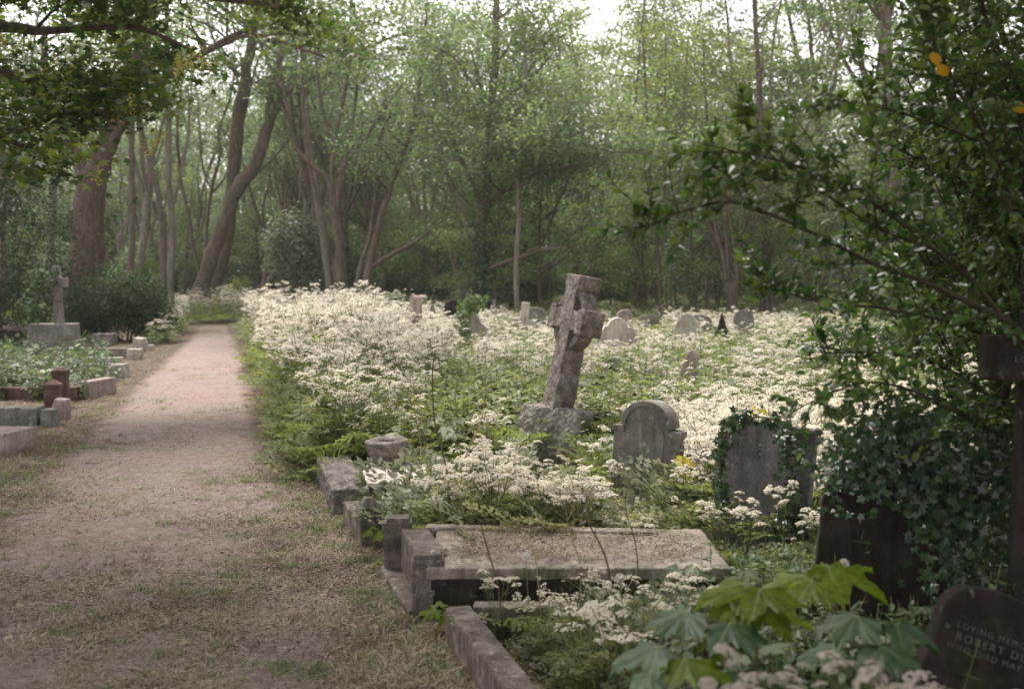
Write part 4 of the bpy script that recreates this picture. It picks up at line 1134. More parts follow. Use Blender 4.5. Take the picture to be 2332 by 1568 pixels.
def extrude_outline(bm, pts, t, y0=0):
    """pts (x,z) outline, thickness t along y centred on y0"""
    a = [bm.verts.new((x, y0 - t / 2, z)) for x, z in pts]
    b = [bm.verts.new((x, y0 + t / 2, z)) for x, z in pts]
    bm.faces.new(a); bm.faces.new(b[::-1])
    n = len(pts)
    for i in range(n):
        bm.faces.new((a[i], b[i], b[(i + 1) % n], a[(i + 1) % n]))
def arc(cx, cz, r, a0, a1, n, rz=None):
    rz = r if rz is None else rz
    return [(cx + r * math.cos(R(a0 + (a1 - a0) * i / n)), cz + rz * math.sin(R(a0 + (a1 - a0) * i / n))) for i in range(n + 1)]
def outline(kind, w_, h):
    hw = w_ / 2
    if kind == 'round': return [(-hw, 0), (hw, 0)] + arc(0, h - hw, hw, 0, 180, 16)
    if kind == 'low': return [(-hw, 0), (hw, 0)] + arc(0, h - hw * .6, hw, 0, 180, 14, hw * .6)
    if kind == 'gothic':
        return [(-hw, 0), (hw, 0), (hw, h * .55), (hw * .93, h * .7), (hw * .72, h * .84), (hw * .4, h * .95), (0, h), (-hw * .4, h * .95), (-hw * .72, h * .84), (-hw * .93, h * .7), (-hw, h * .55)]
    if kind == 'shoulder':
        s = hw * .70; zs = h - s * .92
        return [(-hw, 0), (hw, 0), (hw, zs - .05), (hw, zs - .01), (s, zs - .01)] + arc(0, zs, s, 0, 180, 18, s * .92) + [(-s, zs - .01), (-hw, zs - .01)]
    if kind == 'gable': return [(-hw, 0), (hw, 0), (hw, h * .62), (hw * .6, h * .7), (0, h), (-hw * .6, h * .7), (-hw, h * .62)]
    if kind == 'scroll':
        return [(-hw, 0), (hw, 0), (hw, h * .72), (hw * .85, h * .83), (hw * .62, h * .86)] + [(hw * .5 * math.cos(R(a)) , h * .82 + h * .18 * math.sin(R(a))) for a in range(10, 171, 16)] + [(-hw * .62, h * .86), (-hw * .8, h * .74), (-hw * .9, h * .8), (-hw, h * .78)]
    return [(-hw, 0), (hw, 0), (hw, h), (-hw, h)]
def cross_outline(w_, h, a, az):
    hw = w_ / 2; b = a / 2
    return [(-b, 0), (b, 0), (b, az - b), (hw, az - b), (hw, az + b), (b, az + b), (b, h), (-b, h), (-b, az + b), (-hw, az + b), (-hw, az - b), (-b, az - b)]
def slab_stone(name, label, cat, loc, rot, kind, w_, h, t, m, bev=.01, base=None, group=None):
    pts = cross_outline(w_, h, t * 1.15, h * .66) if kind == 'cross' else outline(kind, w_, h)
    pts = [(x, z if z > 0 else -.15) for x, z in pts]
    o = link(name, bm_mesh(name, lambda bm: extrude_outline(bm, pts, t)), m, None, loc, rot)
    bevel(o, bev)
    tagp(o, label, cat, group)
    return o
def lettering(text, size, m, parent, loc, rot, depth=.002, sx=1.0):
    cu = bpy.data.curves.new('lettering', 'FONT'); cu.body = text; cu.size = size; cu.extrude = depth; cu.space_character = 1.3
    tmp = bpy.data.objects.new('tmp_text', cu); C.objects.link(tmp)
    dg = bpy.context.evaluated_depsgraph_get()
    me = bpy.data.meshes.new_from_object(tmp.evaluated_get(dg))
    bpy.data.objects.remove(tmp)
    me.materials.clear()
    o = link('lettering', me, m, parent, loc, rot); o.scale = (sx, 1, 1)
    return o

# --- leaning ringed cross on rock-faced base
d0 = 9.6
b = P(1262, 985, d0); b.z = 0.36; cross_x = b.x
def crossfn(bm):
    # local: x along the arms, y thickness, z up
    addbox(bm, (0, 0, .40), (.225, .205, .86), .86)
    addbox(bm, (0, 0, 1.0), (.19, .185, .52), 1.12)
    addbox(bm, (0, 0, .89), (.60, .185, .165))
    addbox(bm, (.26, 0, .89), (.11, .20, .21)); addbox(bm, (-.26, 0, .89), (.11, .20, .21)); addbox(bm, (0, 0, 1.21), (.25, .205, .12))
    n = 28
    for i in range(n):
        a0 = 2 * math.pi * i / n; a1 = 2 * math.pi * (i + 1) / n
        am = (a0 + a1) / 2; rr = .235
        rot = Matrix.Rotation(-am, 3, 'Y')
        addbox(bm, (math.cos(am) * rr, 0, .89 + math.sin(am) * rr), (.06, .13, 2 * math.pi * rr / n * 1.15), 1, rot)
t = thing('stone_cross', 'weathered granite ringed cross leaning to one side on a rough stone block', 'grave cross', (b.x, d0, 0))
o = link('cross', bm_mesh('cross', crossfn), M['granite'], t, (0.0, 0, .36), None)
rotc = Matrix.Rotation(R(11.5), 4, 'Y') @ Matrix.Rotation(R(-66), 4, 'Z')
o.rotation_euler = rotc.to_euler()
rough(o, .016, .008)
def basefn(bm):
    addbox(bm, (-.02, 0, .19), (.74, .60, .60), .70, Matrix.Rotation(R(-30), 3, 'Z'))
o = link('base', bm_mesh('base', basefn), M['base_stone'], t, (0.02, .02, 0), (R(-4), R(7), 0)); rough(o, .06, .02)

# --- arched headstone with sunk panel
L2 = P(1464, 1190, 7.3)
t = thing('headstone', 'grey headstone with a round arched top, shoulders and a sunk panel', 'headstone', (L2.x, 7.3, 0), None, (R(-2), R(3), R(-33)))
def hs2(bm):
    extrude_outline(bm, [(x, z if z > 0 else -.2) for x, z in outline('shoulder', .46, .79)], .11)
o = link('slab', bm_mesh('slab', hs2), M['grey'], t); bevel(o, .008)
def hs2m(bm):
    s = .46 / 2 * .70; zs = .79 - s * .92
    outer = arc(0, zs, s + .018, 0, 180, 18, s * .92 + .018); inner = arc(0, zs, s - .02, 180, 0, 18, s * .92 - .02)
    extrude_outline(bm, outer + inner, .15)
    addbox(bm, (.19, 0, zs - .03), (.085, .15, .04)); addbox(bm, (-.19, 0, zs - .03), (.085, .15, .04))
o = link('moulding', bm_mesh('moulding', hs2m), M['grey'], t); bevel(o, .006)
def hs2p(bm):
    extrude_outline(bm, [(-.135, .05), (.135, .05)] + arc(0, .58, .135, 0, 180, 14, .10), .02, -.052)
o = link('panel', bm_mesh('panel', hs2p), M['grey'], t); bevel(o, .004)

# --- ivy sided headstone
L3 = P(1722, 1290, 6.2)
hs3 = slab_stone('headstone', 'tall streaked grey headstone with ivy climbing both its edges', 'headstone', (L3.x, 6.2, 0), (R(-3), R(4), R(-28)), 'flat', .52, .80, .10, M['grey2'], .012)
def ivy_on(label, base, pts_n, seed, size=.055, mt='ivy'):
    rs = np.random.RandomState(seed)
    lf = Geo(); wd = Geo()
    for (path, n, sp) in pts_n:
        pa, _ = smooth_path(path, [1] * len(path), 6)
        tube(wd, pa, np.full(len(pa), .005), 4)
        i = rs.randint(0, len(pa), n)
        pos = pa[i] + rs.normal(scale=sp, size=(n, 3))
        nn = A([-.35, -1, .55]) + rs.normal(scale=.45, size=(n, 3))
        fw = A([0, -.2, -.5]) + rs.normal(scale=.7, size=(n, 3))
        lf.scatter(T_ivy, pos, frames(nn, fw), size * rs.uniform(.6, 1.35, n))
    t = thing('ivy', label, 'climbing plant', base)
    for g in (wd, lf): g.V = [v - A(base).astype(np.float32) for v in g.V]
    link('stems', wd.mesh('stems', True), M['rstem'], t); link('foliage', lf.mesh('foliage'), M[mt], t)
    return t
def pp(*l): return [tuple(P(x, y, d)) for x, y, d in l]
ivy_on('dark ivy climbing the left and right edges of the streaked headstone', (L3.x, 6.1, 0), [
    (pp((1650, 1150, 6.0), (1640, 1060, 6.0), (1655, 980, 6.05), (1690, 955, 6.1)), 150, .022),
    (pp((1800, 1300, 5.95), (1790, 1200, 5.95), (1805, 1100, 5.95), (1795, 1020, 6.0), (1780, 975, 6.0)), 260, .03),
    (pp((1770, 1330, 5.9), (1780, 1230, 5.92), (1815, 1160, 5.95)), 200, .035),
    (pp((1690, 955, 6.1), (1740, 950, 6.1), (1800, 970, 6.1)), 60, .02)], 61)
# --- the big dark headstone under ivy
L4 = P(2030, 1400, 4.55)
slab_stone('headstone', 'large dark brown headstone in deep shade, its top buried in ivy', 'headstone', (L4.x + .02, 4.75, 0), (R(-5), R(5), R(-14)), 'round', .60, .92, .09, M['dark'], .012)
ivy_on('dense dark ivy heaped over the top of the brown headstone', (L4.x, 4.6, 0), [
    (pp((1925, 1100, 4.5), (1960, 1010, 4.5), (2050, 980, 4.5), (2150, 1010, 4.5), (2230, 1100, 4.5)), 900, .07),
    (pp((1990, 1060, 4.45), (2060, 1050, 4.45), (2150, 1080, 4.45), (2200, 1160, 4.45)), 800, .075),
    (pp((2230, 1020, 4.6), (2290, 1100, 4.6), (2260, 1250, 4.6), (2290, 1330, 4.6)), 750, .08),
    (pp((2130, 1150, 4.45), (2180, 1250, 4.4), (2200, 1350, 4.4)), 420, .07),
    (pp((2050, 960, 4.7), (2150, 940, 4.8), (2280, 960, 4.8)), 420, .07)], 62, .048)
# --- dark cross at the frame's right edge, with worn name
L6 = P(2352, 1300, 4.15)
t = thing('stone_cross', 'dark upright stone cross cut by the frame edge, worn letters on its arm', 'grave cross', (L6.x, 4.15, 0), None, (0, R(1), R(-6)))
zarm = P(2300, 818, 4.1).z
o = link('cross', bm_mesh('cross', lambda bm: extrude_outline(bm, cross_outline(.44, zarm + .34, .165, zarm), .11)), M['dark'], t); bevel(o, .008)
lettering('LOUISE', .03, M['letter'], t, (-.125, -.057, zarm - .012), (R(90), 0, 0), .002)
# --- low tablet with inscription
L5 = P(2290, 1520, 3.35)
t = thing('grave_tablet', 'dark tilted memorial tablet with worn lettering low among the flowers', 'headstone', (L5.x - .08, 3.38, .04), None, (R(-12), R(17), R(-10)))
def tabfn(bm):
    pts = [(-.30, -.25), (.42, -.25), (.42, .52), (.14, .53), (.07, .58), (-.10, .60), (-.19, .585), (-.235, .53)]
    extrude_outline(bm, pts, .12)
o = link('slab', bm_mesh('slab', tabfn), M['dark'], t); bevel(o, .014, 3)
lettering('LOVING MEMORY', .025, M['letter'], t, (-.19, -.0625, .455), (R(90), 0, 0))
lettering('ROBERT DUN', .033, M['letter'], t, (-.185, -.0625, .418), (R(90), 0, 0))
lettering('WHO DIED MAY', .025, M['letter'], t, (-.205, -.0625, .388), (R(90), 0, 0))

# --- kerbs, ledgers and posts by the path
def bar(name, label, cat, A_, B_, wd_, h, m, side=1, rgh=0, bev=.008, z0=-.08, parent=None, group=None, tilt=0):
    """a bar whose top outer edge runs A_->B_ (ground xy), extending to the side by wd_, top at h"""
    A_ = Vector((A_[0], A_[1])); B_ = Vector((B_[0], B_[1]))
    L = (B_ - A_).length; ang = math.atan2((B_ - A_).y, (B_ - A_).x)
    mid = (A_ + B_) / 2
    def fn(bm): addbox(bm, (0, -side * wd_ / 2, (h + z0) / 2), (L, wd_, h - z0), .985)
    o = link(name, bm_mesh(name, fn), m, parent, (mid.x, mid.y, 0), (0, tilt, ang))
    if rgh: rough(o, rgh, .012)
    else: rough(o, .006, .009)
    if label: tagp(o, label, cat, group)
    return o
# nearest kerb set
h1 = .17
a0 = GH(1012, 1378, h1); a1 = GH(1152, 1568, h1); a1 = a1 + (a1 - a0) * .9
t = thing('kerb_set', 'nearest grave kerb beside the path, overgrown inside', 'grave kerb', (a0.x, a0.y, 0))
def loc2(v): return Vector((v.x - t.location.x, v.y - t.location.y, 0))
def barp(name, A_, B_, w_, h, m, side=1, **kw):
    return bar(name, None, None, loc2(A_), loc2(B_), w_, h, m, side, parent=t, **kw)
barp('side_kerb', a0, a1, .115, h1, M['kerb'], -1, bev=.012)
a2 = GH(1650, 1392, h1 - .01)
barp('end_kerb', a0 + Vector((.116, .0, 0)), a2, .105, h1 - .006, M['kerb'], -1)
# ledger tomb with two corner posts
t = thing('ledger_tomb', 'long flat ledger slab with square corner posts beside the path', 'grave', (GH(950, 1290, .25).x, 5.3, 0))
lx0, ly0 = GH(955, 1292, .25).x, GH(955, 1292, .25).y
lx1 = GH(1655, 1297, .25).x; ly1 = GH(955, 1203, .25).y
o = link('slab', bm_mesh('slab', lambda bm: addbox(bm, ((lx0 + lx1) / 2 + .03, (ly0 + ly1) / 2, .22), (lx1 - lx0, ly1 - ly0, .06))), M['slab'], t, (-t.location.x, -t.location.y, 0)); rough(o, .012, .011)
o = link('plinth', bm_mesh('plinth', lambda bm: addbox(bm, ((lx0 + lx1) / 2 + .03, (ly0 + ly1) / 2, .07), (lx1 - lx0 - .03, ly1 - ly0 - .03, .245))), M['dark'], t, (-t.location.x, -t.location.y, 0)); bevel(o, .01)
def post(vx, vy, hh, wpx, cap=True, mt='kerb'):
    q = GH(vx, vy, hh); w_ = PX(wpx, q.y)
    def fn(bm):
        addbox(bm, (0, 0, hh / 2 - .08), (w_, w_, hh + .12), .97)
    o = link('post', bm_mesh('post', fn), M[mt], t, (q.x - t.location.x, q.y - t.location.y, 0), (0, 0, R(4))); rough(o, .008, .008)
    o2 = link('cap', bm_mesh('cap', lambda bm: addbox(bm, (0, 0, hh - .012), (w_ * .84, w_ * .84, .03), .93)), M[mt], o); bevel(o2, .004)
    return q, w_
qa, wa = post(974, 1257, .30, 78)
qb, wb = post(907, 1176, .31, 64)
k0 = GH(890, 1208, .355); k1 = GH(936, 1262, .355)
o = bar('head_kerb', None, None, (qb.x + .02 - t.location.x, qb.y - wb / 2 - .002 - t.location.y), (qa.x - wa / 2 + .03 - t.location.x, qa.y + wa / 2 + .002 - t.location.y), .145, .262, M['kerb'], -1, parent=t)
s0 = GH(862, 1292, .03); s1 = GH(930, 1400, .03)
bar('footing', None, None, (s0.x - t.location.x, s0.y - t.location.y), (s1.x - t.location.x, s1.y - t.location.y), .12, .05, M['kerb'], -1, parent=t)
q0 = GH(968, 1190, .27); q1 = GH(1500, 1210, .25)
bar('far_kerb', None, None, (q0.x - t.location.x, q0.y - t.location.y), (q1.x - t.location.x, q1.y - t.location.y), .09, .268, M['slab'], 1, parent=t)
# pointed corner post and its kerb
q = P(842, 1250, 6.75)
def ptfn(bm):
    addbox(bm, (0, 0, .06), (.13, .13, .34), .98)
    vs = addbox(bm, (0, 0, .262), (.127, .127, .06), .35)
o = link('corner_post', bm_mesh('corner_post', ptfn), M['kerb'], None, (q.x, q.y - .05, 0), (0, 0, R(22))); bevel(o, .006)
tagp(o, 'small pointed stone post next to the square posts of the ledger', 'grave post')
u0 = GH(780, 1140, .16); u1 = GH(812, 1180, .16)
bar('grave_kerb', 'short plain kerb running back from the pointed post', 'grave kerb', u0, u1, .12, .16, M['kerb'], -1)
# rough block and pale slab behind
v0 = GH(722, 1038, .19); v1 = GH(757, 1115, .19)
bar('rough_kerb', 'chunky rock faced kerb block at the path edge', 'grave kerb', v0, v1, .25, .19, M['granite'], -1, rgh=.045)
z_ = .16; cA = GH(800, 1105, z_); cB = GH(1190, 1040, z_)
sl0x, sl0y, sl1x, sl1y = GH(802, 1100, z_).x, GH(800, 1100, z_).y, GH(1190, 1045, z_).x, GH(800, 1042, z_).y
o = link('ledger_slab', bm_mesh('ledger_slab', lambda bm: addbox(bm, ((sl0x + sl1x) / 2, (sl0y + sl1y) / 2, .03), (sl1x - sl0x, sl1y - sl0y, .26))), M['pale'], None); bevel(o, .012)
tagp(o, 'pale flat grave slab carrying the round stone vase', 'grave slab')
w0 = GH(795, 1110, .28)
bar('grave_kerb', 'narrow dark kerb between the rock faced block and the pointed post', 'grave kerb', GH(782, 1105, .15), GH(900, 1107, .15), .09, .15, M['kerb'], -1)
# round vase
q = GH(880, 1012, .31)
def vasefn(bm):
    prof = [(.02, -.19), (.10, -.19), (.115, -.12), (.145, -.02), (.155, .0), (.15, .018), (.12, .024), (.07, .02), (.055, .005), (.05, -.05), (.0, -.05)]
    prof = [(r_ * 1.1, z) for r_, z in [(.0, -.19)] + prof]
    n = 28; rings = []
    for r_, z in prof:
        rings.append([bm.verts.new((max(r_, .0005) * math.cos(2 * math.pi * i / n), max(r_, .0005) * math.sin(2 * math.pi * i / n), z)) for i in range(n)])
    for a, b_ in zip(rings, rings[1:]):
        for i in range(n): bm.faces.new((a[i], a[(i + 1) % n], b_[(i + 1) % n], b_[i]))
o = link('stone_vase', bm_mesh('stone_vase', vasefn), M['granite'], None, (q.x, q.y, .33), (R(3), R(-2), 0))
d_ = o.modifiers.new('sub', 'SUBSURF'); d_.levels = 2; d_.render_levels = 2
d_ = o.modifiers.new('lumps', 'DISPLACE'); d_.texture = TEX; d_.strength = .02; d_.texture_coords = 'LOCAL'
tagp(o, 'round stone flower holder with a hole in its top, on the pale slab', 'stone vase')
# small kerb ends along the right of the path
for i, (x, y, w_, h, mt, lb) in enumerate([(692, 1040, .13, .16, 'kerb', 'small dark kerb end just before the rock faced block'), (708, 1062, .09, .14, 'dark', 'low dark stone stub touching the rock faced block'), (648, 955, .22, .17, 'kerb', 'grey kerb end under the nettles halfway along the path'),
                                       (592, 856, .30, .22, 'kerb', 'leaning kerb end at the foot of the white flower bank'), (571, 796, .3, .3, 'kerb', 'farthest small kerb end along the flower bank')]):
    q = GH(x, y)
    o = link('kerb_end', bm_mesh('kerb_end', lambda bm: addbox(bm, (w_ / 2, w_ / 2, h / 2 - .05), (w_, w_ * 1.6, h + .1), .95)), M[mt], None, (q.x, q.y, 0), (0, R(3 * (-1) ** i), R(12))); bevel(o, .01)
    tagp(o, lb, 'kerb stone')

# --- left side graves
def block(name, label, cat, vx0, vx1, vy, h, dep, m, rgh=0, rz=0, taper=.98, group=None, tilt=0):
    a = GH(vx0, vy); b_ = GH(vx1, vy); w_ = b_.x - a.x
    o = link(name, bm_mesh(name, lambda bm: addbox(bm, (w_ / 2, dep / 2, h / 2 - .05), (w_, dep, h + .1), taper)), m, None, (a.x, a.y, 0), (0, R(tilt), R(rz)))
    if rgh: rough(o, rgh, .014)
    else: bevel(o, .01)
    tagp(o, label, cat, group); return o
block('kerb_block', 'smooth pink granite kerb block at the left frame edge', 'kerb stone', -120, 28, 1032, .19, .5, M['pink'], rz=-6)
block('rough_kerb', 'rock faced grey kerb with dark weathered front', 'grave kerb', -150, 84, 974, .21, .28, M['grey'], rgh=.03)
block('kerb_block', 'rough corner block beside the rock faced grey kerb', 'kerb stone', 88, 122, 974, .19, .22, M['grey'], rgh=.03, taper=.8)
block('kerb_block', 'sloping pinkish block leaning behind the rough corner block', 'kerb stone', 104, 144, 958, .25, .3, M['pink'], rgh=.012, taper=.6, tilt=8)
def gpost(vx, vy, h, w_, lb):
    q = GH(vx, vy)
    t = thing('grave_post', lb, 'grave post', (q.x, q.y, 0), None, (0, 0, R(10)))
    o = link('shaft', bm_mesh('shaft', lambda bm: addbox(bm, (0, 0, h / 2 - .06), (w_, w_, h + .1), 1)), M['brown'], t); bevel(o, .005)
    def capf(bm):
        addbox(bm, (0, 0, h + .012), (w_ * 1.12, w_ * 1.12, .035)); addbox(bm, (0, 0, h + .062), (w_ * 1.12, w_ * 1.12, .06), .06)
    o = link('cap', bm_mesh('cap', capf), M['brown'], t); bevel(o, .003)
gpost(122, 948, .34, .17, 'brown granite post with pyramid cap, the nearer of two')
gpost(139, 926, .42, .17, 'brown granite post with pyramid cap, the farther of two')
block('granite_kerb', 'polished brown granite kerb running left from the farther brown post', 'grave kerb', -150, 124, 912, .17, .12, M['brown'])
block('granite_kerb', 'low brown kerb end between the farther brown post and the pale kerb', 'grave kerb', 148, 172, 915, .19, .3, M['brown'])
block('kerb_block', 'pale pink topped kerb end at the edge of the path verge', 'kerb stone', 176, 206, 908, .23, .7, M['pink'], rz=-10)
block('grave_kerb', 'long grey kerb far left leading to the twisted broken stone', 'grave kerb', 60, 292, 816, .20, .14, M['slab'])
block('kerb_block', 'pale broken kerb stump standing up beside the long grey kerb', 'kerb stone', 300, 322, 800, .30, .3, M['pale'], rgh=.03, tilt=6)
block('kerb_block', 'white flat topped kerb lump before the broken stump', 'kerb stone', 288, 318, 818, .20, .25, M['pale'], rgh=.03)
block('kerb_block', 'tiny white kerb cube farthest along the left verge', 'kerb stone', 334, 347, 799, .13, .2, M['pale'])
block('grave_kerb', 'pale double kerb rail half hidden by ferns', 'grave kerb', 190, 272, 850, .16, .12, M['pale'])
block('grave_kerb', 'second pale kerb rail behind the ferns', 'grave kerb', 195, 278, 838, .19, .12, M['pale'])
block('kerb_block', 'whitish leaning kerb end at the corner of the double rail', 'kerb stone', 250, 285, 862, .2, .3, M['pale'], rgh=.02, tilt=-8)
block('grave_kerb', 'thin dark kerb across the ferny grave behind the brown posts', 'grave kerb', -100, 110, 884, .15, .1, M['kerb'])
block('kerb_block', 'low rounded rock at the foot of the round dark bush', 'kerb stone', 208, 252, 788, .28, .5, M['grey'], rgh=.06)
block('kerb_block', 'mossy boulder at the left frame edge before the evergreen', 'kerb stone', -60, 44, 806, .5, .5, M['dark'], rgh=.08)
# monument with small cross
q = GH(104, 815); Q_M = q.copy()
t = thing('cross_monument', 'small weathered cross on a broad two step grey plinth', 'grave monument', (q.x, q.y + .5, 0), None, (0, 0, R(8)))
w_ = PX(118, q.y)
o = link('lower_step', bm_mesh('lower_step', lambda bm: addbox(bm, (0, 0, .13), (w_, .95, .40), 1)), M['grey'], t); bevel(o, .012)
o = link('upper_step', bm_mesh('upper_step', lambda bm: addbox(bm, (-.02, 0, .49), (w_ * .86, .7, .34), .95)), M['grey'], t); bevel(o, .012)
def mcf(bm):
    addbox(bm, (0, 0, .42), (.17, .15, .9), .85)
    addbox(bm, (0, 0, .86), (.46, .13, .18)); addbox(bm, (0, 0, 1.05), (.18, .13, .30), .85)
    addbox(bm, (0, 0, .84), (.26, .15, .26), .9, Matrix.Rotation(R(45), 3, 'Y'))
o = link('cross', bm_mesh('cross', mcf), M['grey'], t, (.08, 0, .62), (0, R(-2), R(-25))); rough(o, .015, .016)

ivy_on('dark ivy hanging over one arm of the small cross on the plinth', (Q_M.x - .4, Q_M.y + .3, 0), [([(Q_M.x - .45, Q_M.y + .3, .0), (Q_M.x - .4, Q_M.y + .25, .8), (Q_M.x - .25, Q_M.y + .25, 1.45), (Q_M.x - .05, Q_M.y + .3, 1.62)], 420, .12)], 68, .11, 'laurel')
# --- far headstones in the flowers
FARS = []
def far_stone(vx0, vx1, vtop, d, kind, m, label, rz=0, tilt=0, t=.11):
    w_ = PX(vx1 - vx0, d); q = P((vx0 + vx1) / 2, vtop, d)
    FARS.append(((vx0 + vx1) / 2, (vx1 - vx0) + 16, d, vtop + min(48, (vx1 - vx0) * .6)))
    w_ = max(.12, (w_ - t * abs(math.sin(R(rz)))) / max(.35, math.cos(R(rz))))
    return slab_stone('grave_cross' if kind == 'cross' else 'headstone', label, 'grave cross' if kind == 'cross' else 'headstone', (q.x, d, 0), (R(random.uniform(-3, 3)), R(tilt), R(rz)), kind, w_, max(q.z, .5), t, m, .012)
random.seed(4)
far_stone(926, 957, 672, 19, 'round', M['pink'], 'slim pinkish round topped headstone seen nearly edge on', -52, 1, .16)
far_stone(968, 1004, 692, 24, 'gable', M['grey'], 'mauve grey headstone behind the slim pink one', -20, -2)
far_stone(1012, 1062, 683, 29, 'low', M['dark'], 'dark slate headstone at the wood edge left of the ivy draped gable stone')
far_stone(1050, 1126, 686, 18.5, 'gable', M['pale'], 'large pale gable topped headstone draped with ivy', -12, -6, .14)
far_stone(1116, 1134, 682, 34, 'cross', M['grey'], 'tiny far cross behind the ivy draped gable stone')
far_stone(1152, 1210, 687, 21, 'cross', M['pale'], 'small white stone cross tilted among the flowers', -8, 7, .13)
far_stone(1196, 1243, 699, 26, 'low', M['grey'], 'dark grey rounded headstone behind the tilted white cross')
far_stone(1352, 1446, 722, 18, 'scroll', M['pale'], 'cream headstone with a curved scroll top right of the leaning cross', 4, 3, .14)
far_stone(1404, 1442, 704, 27, 'round', M['pink'], 'mauve round headstone far behind the scroll topped one')
far_stone(1452, 1505, 716, 29, 'low', M['grey'], 'low dark headstone in line behind the scroll topped one')
far_stone(1532, 1600, 711, 19, 'gothic', M['pale'], 'white pointed arch headstone half sunk in flowers', -10, 0, .12)
far_stone(1562, 1622, 716, 24, 'low', M['grey'], 'dark headstone peeping out behind the white pointed one')
far_stone(1628, 1662, 712, 21, 'gable', M['dark'], 'ivy dark headstone between the two pale arches')
far_stone(1670, 1718, 705, 23, 'round', M['grey'], 'pale grey round headstone near the straight brown trunk', -8)
far_stone(1530, 1575, 792, 12.5, 'gothic', M['pink'], 'mauve headstone nearly swallowed by parsley in mid field', -25, 9)
far_stone(1990, 2050, 752, 16, 'round', M['grey'], 'grey headstone glimpsed through the arching shrub')
far_stone(2108, 2178, 735, 15, 'gothic', M['pale'], 'pale headstone glimpsed through the shrub near the dark cross', -15, -5)
far_stone(1262, 1300, 706, 30, 'low', M['pink'], 'far brownish headstone just left behind the leaning cross')
far_stone(640, 668, 690, 44, 'round', M['grey'], 'distant grey headstone at the wood edge above the flower bank')
ivy_on('pale green ivy on the left slope of the gable headstone', (P(1060, 740, 18.3).x, 18.3, 0), [(pp((1050, 760, 18.3), (1055, 720, 18.3), (1072, 690, 18.3), (1088, 684, 18.3)), 260, .07)], 66, .10, 'herb')
ivy_on('ivy sheathing the foot of the wide tiered tree', (P(1091, 690, 36.6).x, 36.6, 0), [(pp((1091, 700, 36.6), (1092, 640, 36.6), (1095, 570, 36.6), (1097, 520, 36.7)), 900, .22)], 67, .16, 'ivy')

